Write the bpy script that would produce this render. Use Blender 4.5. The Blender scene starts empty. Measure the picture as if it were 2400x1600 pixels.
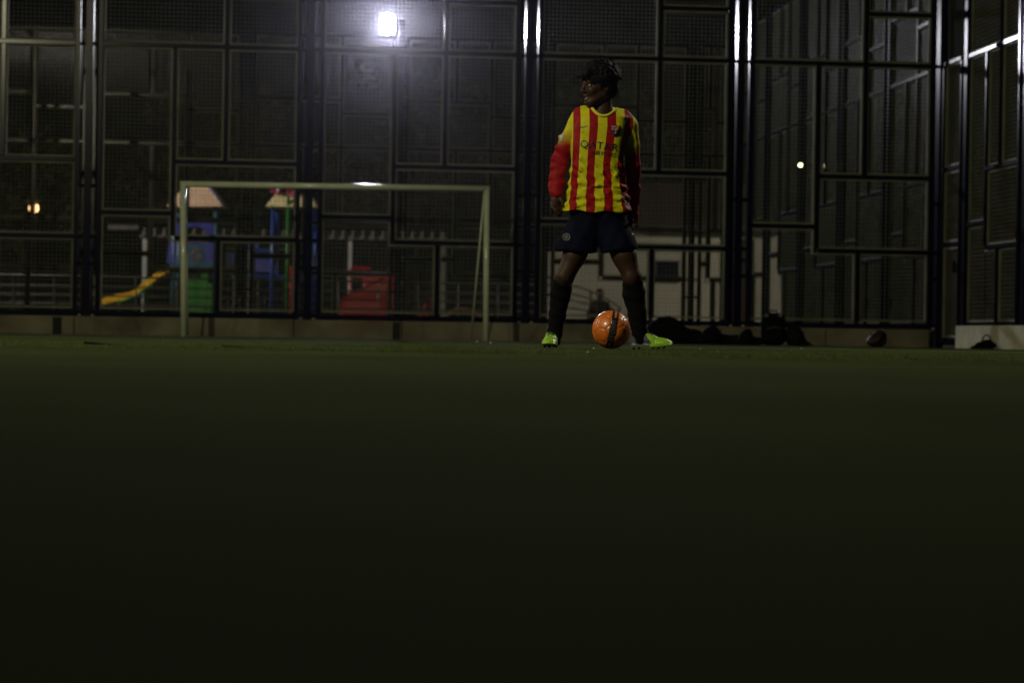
import bpy, bmesh, math, random
import numpy as np
from mathutils import Vector, Matrix, noise
from mathutils.bvhtree import BVHTree
random.seed(7)
rng = np.random.default_rng(7)
PI = math.pi
scene = bpy.context.scene
col = scene.collection

# ------------------------------------------------------------------ camera
F = 5667.0                       # focal length in photograph pixels (85 mm on 36 mm)
CAM_H = 0.060
ROLL = math.radians(0.9)
PITCH = 11.0 / F
fwd = Vector((0, math.cos(PITCH), -math.sin(PITCH)))
rgt = Vector((math.cos(ROLL), 0, math.sin(ROLL)))
upv = rgt.cross(fwd).normalized()
rgt = fwd.cross(upv).normalized()
cam_d = bpy.data.cameras.new('camera')
cam = bpy.data.objects.new('camera', cam_d)
col.objects.link(cam)
cam.matrix_world = Matrix((
    (rgt.x, upv.x, -fwd.x, 0), (rgt.y, upv.y, -fwd.y, 0), (rgt.z, upv.z, -fwd.z, CAM_H), (0, 0, 0, 1)))
cam_d.lens = 85.0
cam_d.sensor_width = 36.0
cam_d.sensor_fit = 'HORIZONTAL'
cam_d.clip_start = 0.02
cam_d.clip_end = 800
cam_d.dof.use_dof = True
cam_d.dof.focus_distance = 13.45
cam_d.dof.aperture_fstop = 3.3
scene.camera = cam

# ------------------------------------------------------------------ night sky and exposure
world = bpy.data.worlds.new('World')
scene.world = world
world.use_nodes = True
wn = world.node_tree
wbg = wn.nodes['Background']
wbg.inputs[0].default_value = (0.42, 0.43, 0.36, 1)
wbg.inputs[1].default_value = 0.0040
scene.view_settings.view_transform = 'Standard'
scene.view_settings.look = 'None'
scene.view_settings.exposure = 0
scene.view_settings.gamma = 1
scene.cycles.use_denoising = True
scene.cycles.max_bounces = 6
scene.cycles.sample_clamp_indirect = 4
scene.cycles.volume_max_steps = 64

# lamp radiance: (name, position, aim, size, radiance, colour)
COURT_COL = (1.0, 0.93, 0.60)
LAMPS = dict(
    left_front=((-7.7, 5.2, 8.0), (3.3, 21, 0.6), 7900, COURT_COL),
    left_side=((-10.6, 20.4, 6.3), (0.5, 16, 0), 1900, COURT_COL),
    right_side=((7.15, 20.2, 6.3), (0.5, 15, 0), 2500, (1.0, 0.95, 0.75)),
)
BACK_LAMP = 3300
HAZE = 0.00025

# ------------------------------------------------------------------ helpers
def W(px, py, D):
    """point seen at photograph pixel (px, py) at distance D (world Y)"""
    d = rgt * ((px - 1200) / F) + upv * ((800 - py) / F) + fwd
    t = D / d.y
    return Vector((d.x * t, d.y * t, CAM_H + d.z * t))

def kind_of(o, kind): o['kind'] = kind
def tag(o, label=None, cat=None, group=None, kind=None):
    if label: o['label'] = label
    if cat: o['category'] = cat
    if group: o['group'] = group
    if kind: o['kind'] = kind
    return o

def empty(name, loc=(0, 0, 0), rz=0.0, parent=None):
    o = bpy.data.objects.new(name, None)
    col.objects.link(o)
    o.location = loc
    o.rotation_euler = (0, 0, rz)
    o.empty_display_size = 0.2
    if parent: o.parent = parent
    return o

def thing(name, label, cat, loc=(0, 0, 0), rz=0.0, group=None):
    return tag(empty(name, loc, rz), label, cat, group)

def link_mesh(name, me, mat=None, parent=None, loc=(0, 0, 0)):
    o = bpy.data.objects.new(name, me)
    col.objects.link(o)
    if mat and not me.materials: me.materials.append(mat)
    if parent: o.parent = parent
    o.location = loc
    return o

class MB:
    """collects simple shapes; build() links them as one mesh object"""
    def __init__(s):
        s.v = []; s.f = []; s.sm = []
    def add(s, vs, fs, smooth=False):
        b = len(s.v)
        s.v += [tuple(v) for v in vs]
        s.f += [tuple(i + b for i in f) for f in fs]
        s.sm += [smooth] * len(fs)
    def box(s, c, size, rz=0.0, ry=0.0, rx=0.0, bev=0.0, taper=1.0):
        hx, hy, hz = size[0] / 2, size[1] / 2, size[2] / 2
        R = Matrix.Rotation(rz, 3, 'Z') @ Matrix.Rotation(ry, 3, 'Y') @ Matrix.Rotation(rx, 3, 'X')
        c = Vector(c)
        if bev <= 0:
            vs = []
            for z in (-1, 1):
                k = taper if z > 0 else 1
                for x, y in ((-1, -1), (1, -1), (1, 1), (-1, 1)):
                    vs.append(c + R @ Vector((x * hx * k, y * hy * k, z * hz)))
            s.add(vs, [(3, 2, 1, 0), (4, 5, 6, 7), (0, 1, 5, 4), (1, 2, 6, 5), (2, 3, 7, 6), (3, 0, 4, 7)])
            return
        rings = []
        for z, ins in ((-hz, bev), (-hz + bev, 0), (hz - bev, 0), (hz, bev)):
            k = 1 + (taper - 1) * (z + hz) / (2 * hz)
            ring = []
            ax, ay = hx * k - ins, hy * k - ins
            bb = bev * 0.7
            for x, y in ((-ax + bb, -ay), (ax - bb, -ay), (ax, -ay + bb), (ax, ay - bb), (ax - bb, ay), (-ax + bb, ay), (-ax, ay - bb), (-ax, -ay + bb)):
                ring.append(c + R @ Vector((x, y, z)))
            rings.append(ring)
        vs = [p for r in rings for p in r]
        fs = [tuple(range(7, -1, -1)), tuple(range(24, 32))]
        for i in range(3):
            for j in range(8):
                a = i * 8 + j; b = i * 8 + (j + 1) % 8
                fs.append((a, b, b + 8, a + 8))
        s.add(vs, fs)
    def tube(s, pts, r, n=8, cap=True, smooth=True, closed=False):
        pts = [Vector(p) for p in pts]
        rs = r if isinstance(r, (list, tuple)) else [r] * len(pts)
        rings = []
        m = len(pts)
        prevn = None
        for i, p in enumerate(pts):
            if closed: t = pts[(i + 1) % m] - pts[(i - 1) % m]
            else: t = (pts[min(i + 1, m - 1)] - pts[max(i - 1, 0)])
            t.normalize()
            ref = prevn if prevn is not None else (Vector((0, 0, 1)) if abs(t.z) < 0.9 else Vector((0, 1, 0)))
            a = (ref - t * ref.dot(t)).normalized()
            prevn = a
            b = t.cross(a)
            rings.append([p + (a * math.cos(2 * PI * j / n) + b * math.sin(2 * PI * j / n)) * rs[i] for j in range(n)])
        vs = [q for r_ in rings for q in r_]
        fs = []
        for i in range(m if closed else m - 1):
            i2 = (i + 1) % m
            for j in range(n):
                fs.append((i * n + j, i * n + (j + 1) % n, i2 * n + (j + 1) % n, i2 * n + j))
        if cap and not closed:
            fs.append(tuple(range(n - 1, -1, -1)))
            fs.append(tuple((m - 1) * n + j for j in range(n)))
        s.add(vs, fs, smooth)
    def prism(s, poly, y0, y1):
        """polygon in (x, z), extruded along y"""
        n = len(poly)
        vs = [(x, y0, z) for x, z in poly] + [(x, y1, z) for x, z in poly]
        fs = [tuple(range(n)), tuple(range(2 * n - 1, n - 1, -1))]
        for i in range(n):
            j = (i + 1) % n
            fs.append((j, i, i + n, j + n))
        s.add(vs, fs)
    def mesh(s, name):
        me = bpy.data.meshes.new(name)
        me.from_pydata(s.v, [], s.f)
        me.polygons.foreach_set('use_smooth', s.sm)
        me.update()
        return me
    def build(s, name, mat, parent=None, loc=(0, 0, 0), rel=False):
        if rel and parent is not None:
            o = parent.location
            s.v = [(a - o.x, b - o.y, c - o.z) for a, b, c in s.v]
        return link_mesh(name, s.mesh(name), mat, parent, loc)

# ------------------------------------------------------------------ materials
def material(name, base, rough=0.7, metal=0.0, var=0.25, scale=6.0, bump=0.0, bscale=60.0, spec=0.5, tint=None, coat=0.0, emit=None, estr=0.0):
    m = bpy.data.materials.new(name)
    m.use_nodes = True
    nt = m.node_tree; N = nt.nodes; L = nt.links
    b = N['Principled BSDF']
    tc = N.new('ShaderNodeTexCoord')
    nz = N.new('ShaderNodeTexNoise'); nz.inputs['Scale'].default_value = scale; nz.inputs['Detail'].default_value = 5
    L.new(tc.outputs['Object'], nz.inputs['Vector'])
    mx = N.new('ShaderNodeMix'); mx.data_type = 'RGBA'
    t = tint or base
    mx.inputs[6].default_value = (*[c * (1 - var) for c in base], 1)
    mx.inputs[7].default_value = (*[min(1, c * (1 + var)) for c in t], 1)
    mr = N.new('ShaderNodeMapRange'); mr.inputs[1].default_value = 0.3; mr.inputs[2].default_value = 0.7
    L.new(nz.outputs['Fac'], mr.inputs[0]); L.new(mr.outputs[0], mx.inputs[0])
    L.new(mx.outputs[2], b.inputs['Base Color'])
    b.inputs['Roughness'].default_value = rough
    b.inputs['Metallic'].default_value = metal
    b.inputs['Specular IOR Level'].default_value = spec
    b.inputs['Coat Weight'].default_value = coat
    b.inputs['Coat Roughness'].default_value = 0.12
    if bump > 0:
        n2 = N.new('ShaderNodeTexNoise'); n2.inputs['Scale'].default_value = bscale; n2.inputs['Detail'].default_value = 6
        L.new(tc.outputs['Object'], n2.inputs['Vector'])
        bp = N.new('ShaderNodeBump'); bp.inputs['Strength'].default_value = 1.0; bp.inputs['Distance'].default_value = bump
        L.new(n2.outputs['Fac'], bp.inputs['Height']); L.new(bp.outputs[0], b.inputs['Normal'])
    if emit:
        b.inputs['Emission Color'].default_value = (*emit, 1)
        b.inputs['Emission Strength'].default_value = estr
    return m

M = {}
M['navy'] = material('navy_steel_paint', (0.0035, 0.005, 0.016), 0.19, 0.0, 0.3, 3, 0.0, 40, spec=0.15)
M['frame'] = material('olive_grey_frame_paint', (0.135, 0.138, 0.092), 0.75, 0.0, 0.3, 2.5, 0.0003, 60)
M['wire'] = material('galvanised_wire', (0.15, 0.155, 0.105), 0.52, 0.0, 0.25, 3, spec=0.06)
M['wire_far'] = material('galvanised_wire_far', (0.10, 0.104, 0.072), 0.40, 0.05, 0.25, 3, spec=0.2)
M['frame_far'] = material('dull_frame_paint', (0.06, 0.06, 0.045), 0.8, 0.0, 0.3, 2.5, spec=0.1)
M['bracket'] = material('dull_black_bracket', (0.006, 0.006, 0.010), 0.8, 0.0, 0.2, 3, spec=0.15)
M['concrete'] = material('kerb_concrete', (0.12, 0.105, 0.062), 0.9, 0, 0.35, 1.6, 0.004, 25, tint=(0.16, 0.148, 0.095))
M['plinth'] = material('pale_plastered_plinth', (0.52, 0.49, 0.38), 0.9, 0, 0.22, 3, 0.003, 30)
M['goal'] = material('white_goal_paint', (0.54, 0.59, 0.42), 0.16, 0, 0.10, 5, 0.0002, 80, spec=0.6)
M['bolt'] = material('brass_bolt', (0.50, 0.36, 0.28), 0.5, 0.2, 0.2, 20)
M['black'] = material('black_cloth', (0.003, 0.003, 0.0035), 0.9, 0, 0.4, 12, 0.003, 60, spec=0.06)
M['dark_fabric'] = material('dark_bag_nylon', (0.0045, 0.0045, 0.006), 0.8, 0, 0.4, 10, 0.002, 70, spec=0.15)

def turf_material(name, a, b2):
    m = material(name, a, 1.0, 0, 0.25, 0.9, 0.0, spec=0.015, tint=b2)
    nt = m.node_tree; N = nt.nodes; L = nt.links
    bs = N['Principled BSDF']
    tc = N.new('ShaderNodeTexCoord')
    fine = N.new('ShaderNodeTexNoise'); fine.inputs['Scale'].default_value = 190; fine.inputs['Detail'].default_value = 8; fine.inputs['Roughness'].default_value = 0.75
    L.new(tc.outputs['Object'], fine.inputs['Vector'])
    mr = N.new('ShaderNodeMapRange'); mr.inputs[1].default_value = 0.35; mr.inputs[2].default_value = 0.68; mr.inputs[3].default_value = 0.55; mr.inputs[4].default_value = 1.4
    L.new(fine.outputs['Fac'], mr.inputs[0])
    mul = N.new('ShaderNodeMix'); mul.data_type = 'RGBA'; mul.blend_type = 'MULTIPLY'; mul.inputs[0].default_value = 1
    src = bs.inputs['Base Color'].links[0].from_socket
    L.new(src, mul.inputs[6]); L.new(mr.outputs[0], mul.inputs[7]); L.new(mul.outputs[2], bs.inputs['Base Color'])
    bp = N.new('ShaderNodeBump'); bp.inputs['Distance'].default_value = 0.004
    L.new(fine.outputs['Fac'], bp.inputs['Height']); L.new(bp.outputs[0], bs.inputs['Normal'])
    return m
M['turf'] = turf_material('court_turf', (0.031, 0.043, 0.013), (0.042, 0.055, 0.017))
M['paving'] = material('park_paving', (0.05, 0.05, 0.045), 0.9, 0, 0.3, 1.5, 0.004, 20)

# ------------------------------------------------------------------ ground
def sheet(name, x0, y0, x1, y1, z, mat, nx=1, ny=1):
    vs = []; fs = []
    for j in range(ny + 1):
        for i in range(nx + 1):
            vs.append((x0 + (x1 - x0) * i / nx, y0 + (y1 - y0) * j / ny, z))
    for j in range(ny):
        for i in range(nx):
            a = j * (nx + 1) + i
            fs.append((a, a + 1, a + nx + 2, a + nx + 1))
    me = bpy.data.meshes.new(name); me.from_pydata(vs, [], fs)
    return link_mesh(name, me, mat)

# fence line geometry (near fence F1 runs along U, side fence runs along V towards the camera)
A1 = Vector((-6.86, 32.40, 0)); U = Vector((0.99495, 0.1003, 0)); ANG = math.atan2(U.y, U.x)
V = Vector((0.1003, -0.99495, 0))
CORNER = A1 + U * 12.87
g = sheet('ground', -300, -100, 300, 500, -0.004, M['paving'], 6, 6); g['kind'] = 'structure'
def quad_sheet(name, pts, z, mat):
    me = bpy.data.meshes.new(name); me.from_pydata([(p.x, p.y, z) for p in pts], [], [(0, 1, 2, 3)])
    o = link_mesh(name, me, mat); o['kind'] = 'structure'; return o
quad_sheet('turf', [CORNER - U * 18 + V * 45, CORNER + V * 45 + U * 0.1, CORNER + U * 0.1, CORNER - U * 18], 0.0, M['turf'])
quad_sheet('turf', [CORNER - U * 18 - V * 0.3, CORNER - V * 0.3, CORNER - V * 15.4, CORNER - U * 18 - V * 15.4], 0.0, M['turf'])
M['rubber'] = material('playground_rubber', (0.05, 0.035, 0.03), 0.95, 0, 0.3, 2, 0.003, 60)
quad_sheet('playground_floor', [CORNER - U * 22 - V * 15.8, CORNER - V * 15.8 - U * 1.6, CORNER - V * 30 - U * 1.6, CORNER - U * 22 - V * 30], 0.0, M['rubber'])

# ------------------------------------------------------------------ fences
ZB = 0.32
MOD_H = [(0, 1, 3.91), (.37, 1, 2.35), (0, .37, 1.65), (.37, 1, 1.32), (.63, 1, 4.615), (0, .63, 4.90)]
MOD_V = [(.60, .32, 1.32), (.37, 1.32, 3.91), (.63, 2.35, 3.91), (.63, 3.91, 6.2), (.37, 4.90, 6.2)]
MOD_C = [  # cells: polygon corner list (u, z), and the rectangles that fill it
    ([(0, .32), (.60, .32), (.60, 1.32), (.37, 1.32), (.37, 1.65), (0, 1.65)], [(0, .37, .32, 1.65), (.37, .60, .32, 1.32)]),
    ([(.60, .32), (1, .32), (1, 1.32), (.60, 1.32)], [(.60, 1, .32, 1.32)]),
    ([(.37, 1.32), (1, 1.32), (1, 2.35), (.37, 2.35)], [(.37, 1, 1.32, 2.35)]),
    ([(0, 1.65), (.37, 1.65), (.37, 3.91), (0, 3.91)], [(0, .37, 1.65, 3.91)]),
    ([(.37, 2.35), (.63, 2.35), (.63, 3.91), (.37, 3.91)], [(.37, .63, 2.35, 3.91)]),
    ([(.63, 2.35), (1, 2.35), (1, 3.91), (.63, 3.91)], [(.63, 1, 2.35, 3.91)]),
    ([(0, 3.91), (.63, 3.91), (.63, 4.90), (0, 4.90)], [(0, .63, 3.91, 4.90)]),
    ([(.63, 3.91), (1, 3.91), (1, 4.615), (.63, 4.615)], [(.63, 1, 3.91, 4.615)]),
    ([(.63, 4.615), (1, 4.615), (1, 6.2), (.63, 6.2)], [(.63, 1, 4.615, 6.2)]),
    ([(0, 4.90), (.37, 4.90), (.37, 6.2), (0, 6.2)], [(0, .37, 4.90, 6.2)]),
    ([(.37, 4.90), (.63, 4.90), (.63, 6.2), (.37, 6.2)], [(.37, .63, 4.90, 6.2)]),
]
BEAM = 0.056
def wire(mb, p0, p1, r, n):
    """thin straight wire along x or z"""
    p0 = Vector(p0); p1 = Vector(p1)
    horiz = abs(p1.x - p0.x) > abs(p1.z - p0.z)
    vs = []
    for p in (p0, p1):
        for j in range(n):
            a = 2 * PI * (j + 0.5) / n
            if horiz: vs.append((p.x, p.y + r * math.cos(a), p.z + r * math.sin(a)))
            else: vs.append((p.x + r * math.cos(a), p.y + r * math.sin(a), p.z))
    fs = [(j, (j + 1) % n, n + (j + 1) % n, n + j) for j in range(n)]
    if horiz: fs = [f[::-1] for f in fs]
    mb.add(vs, fs, True)

def edge_side(poly, i):
    a = poly[i]; b = poly[(i + 1) % len(poly)]
    return a, b

mesh_cache = {}
def bay(fence, u0, u1, zs=1.0, far=False, sv=0.056, sh=0.056, frm='frame'):
    """one bay of the patterned fence, local x from u0 to u1, front towards -y"""
    w = u1 - u0
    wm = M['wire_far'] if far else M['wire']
    nseg = 5 if far else 6
    for a, b, z in MOD_H:
        mb = MB(); x0 = u0 + a * w + (BEAM / 2 if a > 0 else 0.0); x1 = u0 + b * w - (BEAM / 2 if b < 1 else 0.0)
        mb.box(((x0 + x1) / 2, 0, z * zs), (x1 - x0 - 0.002, 0.05, BEAM), bev=0.005)
        mb.build('rail', M['navy'], fence)
    for a, z0, z1 in MOD_V:
        mb = MB()
        za = z0 * zs + (BEAM / 2 + .001 if z0 > .33 else 0.001); zb = z1 * zs - BEAM / 2 - .001
        mb.box((u0 + a * w, 0, (za + zb) / 2), (BEAM, 0.05, zb - za), bev=0.005)
        mb.build('upright', M['navy'], fence)
    mb = MB(); mb.box(((u0 + u1) / 2, 0, 0.285), (w - .002, 0.06, 0.068), bev=0.006); mb.build('rail', M['navy'], fence)
    mb = MB(); mb.box(((u0 + u1) / 2, 0, 6.2 * zs), (w - .002, 0.06, 0.06), bev=0.006); mb.build('rail', M['navy'], fence)
    for ci, (poly, rects) in enumerate(MOD_C):
        pts = []
        n = len(poly)
        # inset polygon
        def inset(d):
            out = []
            for i in range(n):
                p = poly[i]; a = poly[i - 1]; b = poly[(i + 1) % n]
                def nrm(s, e):
                    dx = (e[0] - s[0]); dz = (e[1] - s[1])
                    return (0 if dx == 0 else 0, 0)
                # counter-clockwise polygon: inward normal = (-dz, dx)
                nx = nz = 0
                for s, e in ((a, p), (p, b)):
                    dx = (e[0] - s[0]); dz = (e[1] - s[1])
                    if abs(dx) > 1e-6: nz += math.copysign(1, dx)
                    else: nx -= math.copysign(1, dz)
                out.append((u0 + p[0] * w + nx * d, p[1] * zs + nz * d))
            return out
        o1 = inset(BEAM / 2 + 0.002); o2 = inset(BEAM / 2 + 0.028)
        mb = MB()
        y0, y1 = 0.012, 0.042
        for i in range(n):
            j = (i + 1) % n
            q = [o1[i], o1[j], o2[j], o2[i]]
            vs = [(x, y0, z) for x, z in q] + [(x, y1, z) for x, z in q]
            mb.add(vs, [(0, 1, 2, 3), (7, 6, 5, 4), (3, 2, 6, 7), (1, 0, 4, 5)])
        fr = mb.build('panel_frame', M[frm], fence)
        mw = MB()
        r = 0.0023
        for (a, b, z0, z1) in rects:
            xa, xb = u0 + a * w, u0 + b * w
            L_ = 0.05
            xa2 = xa + (L_ if a in (0, .37, .60, .63) and len(rects) == 1 else (L_ if a == 0 else -0.04))
            xb2 = xb - (L_ if len(rects) == 1 or b == .60 else -0.0)
            if len(rects) == 2 and a == 0: xb2 = xb - 0.05
            za, zb = z0 * zs + L_, z1 * zs - L_
            k = math.ceil(xa2 / sv)
            while k * sv < xb2:
                x = k * sv; wire(mw, (x, 0.024, za), (x, 0.024, zb), r, nseg); k += 1
            k = math.ceil(za / sh)
            while k * sh < zb:
                z = k * sh; wire(mw, (xa2, 0.0285, z), (xb2, 0.0285, z), r, nseg); k += 1
        mo = mw.build('wire_mesh', wm, fr); mo['kind'] = 'stuff'

def post_group(fence, u, zs=1.0, left=True, right=True, h=6.35, wide=0.10, deep=0.16):
    mb = MB(); mb.box((u, deep * .3, h / 2), (wide, deep, h), bev=0.006)
    mb.build('post', M['navy'], fence)
    for s, on in ((-1, left), (1, right)):
        if not on: continue
        x = u + s * 0.150
        mb = MB(); mb.box((x, 0.01, 0.126 + 3.1 * zs), (0.058, 0.10, 6.2 * zs - 0.252), bev=0.005)
        mb.build('upright', M['navy'], fence)
        for z in (0.30, 0.95, 1.32, 2.0, 3.91, 5.3):
            bb = MB(); bb.box((u + s * 0.085, 0.03, z * zs), (0.07, 0.02, 0.05), bev=0.004)
            bb.build('bracket', M['bracket'], fence)
        bb = MB(); bb.tube([(u + s * 0.085, -0.03, 0.262), (u + s * 0.085, 0.015, 0.262)], 0.014, 10)
        bb.build('bolt', M['bolt'], fence)

# near fence
f1 = thing('court_fence', 'tall navy fence of patchwork wire mesh panels directly behind the goal', 'fence', A1, ANG)
P1 = [-1.84, 1.129, 4.095, 7.071, 10.010, 12.870]
P1 = [-4.81] + P1
for i in range(len(P1) - 1):
    bay(f1, P1[i] + 0.150, P1[i + 1] - 0.150)
for i, u in enumerate(P1):
    post_group(f1, u, left=i > 0, right=i < len(P1) - 1)
# far fence
f2o = CORNER - V * 15.4 - U * 15.0
f2 = thing('court_fence', 'dimmer mesh fence of the second court, seen through the near fence before the playground', 'fence', f2o, ANG)
kk = []
for px in (-151, 209, 570.6, 930, 1274, 1618):
    k = (px - 1200) / F
    # solve (f2o + U u): x = k y
    u = (k * f2o.y - f2o.x) / (U.x - k * U.y)
    kk.append(u)
kk.append(15.0)
for i in range(len(kk) - 1):
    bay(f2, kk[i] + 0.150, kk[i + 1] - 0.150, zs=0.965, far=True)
for i, u in enumerate(kk):
    post_group(f2, u, zs=0.965, left=i > 0, right=i < len(kk) - 1, wide=0.12)
# side fence towards the camera, local x runs from the corner towards the camera
angv = math.atan2(V.y, V.x)
s1 = thing('court_fence', 'side fence coming towards the camera at the right edge on a pale plinth', 'fence', CORNER, angv)
sp = [1.12, 3.72, 6.69, 9.66, 12.63]
for i in range(len(sp) - 1):
    bay(s1, sp[i] + 0.150, sp[i + 1] - 0.150)
for i, u in enumerate(sp):
    post_group(s1, u, left=i > 0, right=i < len(sp) - 1, deep=0.07)
# gate between the corner and the plinth
gate = thing('mesh_gate', 'narrow navy mesh gate in the corner between kerb and pale plinth', 'gate', CORNER, angv)
mb = MB()
for x in (0.11, 0.96):
    mb.box((x, 0, 1.99), (0.05, 0.05, 3.82), bev=0.005)
for z in (0.11, 1.42, 2.46, 3.93):
    mb.box((0.535, 0, z), (0.80, 0.045, 0.055), bev=0.004)
mb.build('gate_frame', M['navy'], gate)
for z0, z1 in ((0.14, 1.39), (1.45, 2.43), (2.49, 3.90)):
    mf = MB()
    for x in (0.155, 0.915): mf.box((x, 0.02, (z0 + z1) / 2), (0.032, 0.03, z1 - z0 - .002))
    for z in (z0 + 0.02, z1 - 0.02): mf.box((0.535, 0.02, z), (0.726, 0.028, 0.032))
    fr = mf.build('panel_frame', M['frame'], gate)
    mw = MB(); x = 0.19
    while x < 0.9: wire(mw, (x, 0.022, z0 + .04), (x, 0.022, z1 - .04), 0.0019, 6); x += 0.056
    z = z0 + 0.05
    while z < z1 - 0.04: wire(mw, (0.17, 0.027, z), (0.9, 0.027, z), 0.0019, 6); z += 0.031
    o = mw.build('wire_mesh', M['wire'], fr); o['kind'] = 'stuff'
mb = MB(); mb.box((0.88, -0.05, 1.1), (0.02, 0.03, 0.16), bev=0.004); mb.build('handle', M['navy'], gate)
mb = MB(); mb.box((0.535, 0.0, 4.9), (0.80, 0.04, 0.05)); mb.box((0.535, 0, 6.1), (0.8, 0.04, 0.05)); mb.build('rail', M['navy'], gate)
mf = MB(); z = 4.0
while z < 6.05: wire(mf, (0.14, 0.02, z), (0.94, 0.02, z), 0.002, 6); z += 0.031
o = mf.build('wire_mesh', M['wire'], gate); o['kind'] = 'stuff'
# side fence of the second court, running away from the corner
s2 = thing('court_fence', 'side fence of the second court receding behind the right-hand bay', 'fence', CORNER - V * 15.4, angv)
sp2 = [0.0, 2.97, 5.94, 8.91, 11.9, 15.4 - 0.35]
sp2 = [15.4 - t for t in (0.25, 2.97, 5.94, 8.91, 11.88, 14.85)][::-1]
for i in range(len(sp2) - 1):
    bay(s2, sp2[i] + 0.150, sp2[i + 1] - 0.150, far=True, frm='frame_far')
for i, u in enumerate(sp2):
    post_group(s2, u, left=i > 0, right=i < len(sp2) - 1, deep=0.07)

# ------------------------------------------------------------------ kerbs
def kerb(name, label, p0, p1, h, d, mat, cat='kerb', seglen=1.49, yoff=0.0):
    v = (p1 - p0); Ln = v.length; ang = math.atan2(v.y, v.x)
    t = thing(name, label, cat, p0, ang)
    n = max(1, round(Ln / seglen)); s = Ln / n
    me = None
    for i in range(n):
        mb = MB()
        j = rng.uniform(-.003, .003)
        mb.box((s * (i + .5), yoff, h / 2 - 0.02 + j), (s - 0.012, d, h + 0.04), bev=0.010)
        mb.build('kerb_block', mat, t)
    return t
kerb('fence_kerb', 'low weathered concrete kerb under the near fence behind the goal', A1 - U * 4.9, CORNER - U * 0.14, 0.248, 0.20, M['concrete'], yoff=0.06)
kerb('fence_kerb', 'low concrete kerb under the far fence of the second court', f2o - U * 0.2, f2o + U * 14.9, 0.248, 0.20, M['concrete'])
pl = kerb('fence_plinth', 'pale plastered plinth wall below the right-hand side fence', CORNER + V * 1.05 + U * 0.04, CORNER + V * 13.2 + U * 0.04, 0.30, 0.22, M['plinth'], 'plinth', 2.4)
kerb('fence_kerb', 'low concrete kerb below the receding side fence of the second court', CORNER - V * 15.2, CORNER - V * 0.35, 0.24, 0.20, M['concrete'])

# ------------------------------------------------------------------ goal
def goal():
    a = W(430, 790, 31.2); b = W(1138.5, 796.5, 31.6)
    a.z = 0; b.z = 0
    v = b - a; Ln = v.length; ang = math.atan2(v.y, v.x)
    t = thing('football_goal', 'white netless metal football goal standing in front of the fence', 'goal', a, ang)
    H = 2.01
    r = 0.039
    lz = -0.003
    inv = Matrix.Rotation(-ang, 3, 'Z')
    tl = inv @ (W(429, 432, a.y) - a); tr = inv @ (W(1141, 443, b.y) - a)
    mb = MB(); mb.tube([(0, 0, 0.0), (tl.x, 0, tl.z)], r, 16); mb.build('post', M['goal'], t)
    mb = MB(); mb.tube([(Ln, 0, 0.0), (tr.x, 0, tr.z)], r, 16); mb.build('post', M['goal'], t)
    mb = MB(); mb.tube([(tl.x - r, 0, tl.z + .004), (tr.x + r, 0, tr.z + .004)], r, 16); mb.build('crossbar', M['goal'], t)
    mb = MB(); mb.tube([(tr.x - .03, 0.02, tr.z - .05), (Ln - 0.13, 0.75, 0.02)], 0.013, 10); mb.build('back_stay', M['goal'], t)
    mb = MB(); mb.tube([(tl.x + .03, 0.02, tl.z - .05), (0.03, 0.75, 0.02)], 0.017, 10); mb.build('back_stay', M['goal'], t)
    return t
goal()

# ------------------------------------------------------------------ floodlights
def lens_mat(name, colr, s):
    m = bpy.data.materials.new(name); m.use_nodes = True
    N = m.node_tree.nodes; L = m.node_tree.links
    b = N['Principled BSDF']; b.inputs['Base Color'].default_value = (.8, .8, .8, 1)
    b.inputs['Emission Color'].default_value = (*colr, 1); b.inputs['Emission Strength'].default_value = s
    return m
M['housing'] = material('lamp_housing', (0.04, 0.04, 0.045), 0.5, 0.6, 0.2, 8)
def floodlight(name, label, loc, aim, heads, pole_h=None, size=(0.26, 0.22), group=None):
    """heads: list of (dz, material)"""
    base = Vector((loc[0], loc[1], 0)) if pole_h else Vector(loc)
    t = thing(name, label, 'floodlight', base, 0, group)
    zoff = loc[2] - base.z
    if pole_h:
        mb = MB(); mb.tube([(0, 0, 0), (0, 0, zoff - 0.1)], [0.08, 0.05], 12); mb.build('pole', M['navy'], t)
    d = (Vector(aim) - Vector(loc)).normalized()
    rz = math.atan2(d.y, d.x); 
    hor = Vector((d.x, d.y, 0)).normalized(); side = Vector((-hor.y, hor.x, 0)); up2 = d.cross(side) * -1
    if up2.z < 0: up2 = -up2
    for dz, lm in heads:
        c = Vector((0, 0, zoff + dz)) + hor * 0.12
        sw, sh = size[0] / 2, size[1] / 2
        back = c - d * 0.12
        vs = []
        for cc, k in ((back, 0.6), (c, 1.12)):
            for a, b in ((-1, -1), (1, -1), (1, 1), (-1, 1)):
                vs.append(cc + side * a * sw * k + up2 * b * sh * k)
        mb = MB(); mb.add(vs, [(0, 1, 2, 3), (0, 4, 5, 1), (1, 5, 6, 2), (2, 6, 7, 3), (3, 7, 4, 0)])
        hs = mb.build('housing', M['housing'], t)
        n = 12
        vs = [c + d * 0.004] + [c + d * 0.002 + side * sw * math.cos(2 * PI * i / n) + up2 * sh * math.sin(2 * PI * i / n) for i in range(n)]
        ml = MB(); ml.add(vs, [(0, 1 + i, 1 + (i + 1) % n) for i in range(n)])
        lo = ml.build('lens', lm, hs)
        me = lo.data
        # make sure the lens faces outwards
        if me.polygons[0].normal.dot(d) < 0:
            me.flip_normals()
    mb = MB(); mb.tube([(0, 0, zoff - 0.12), (0, 0, zoff + max(h[0] for h in heads) + 0.05)], 0.022, 8); mb.build('bracket', M['navy'], t)
    return t
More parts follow.
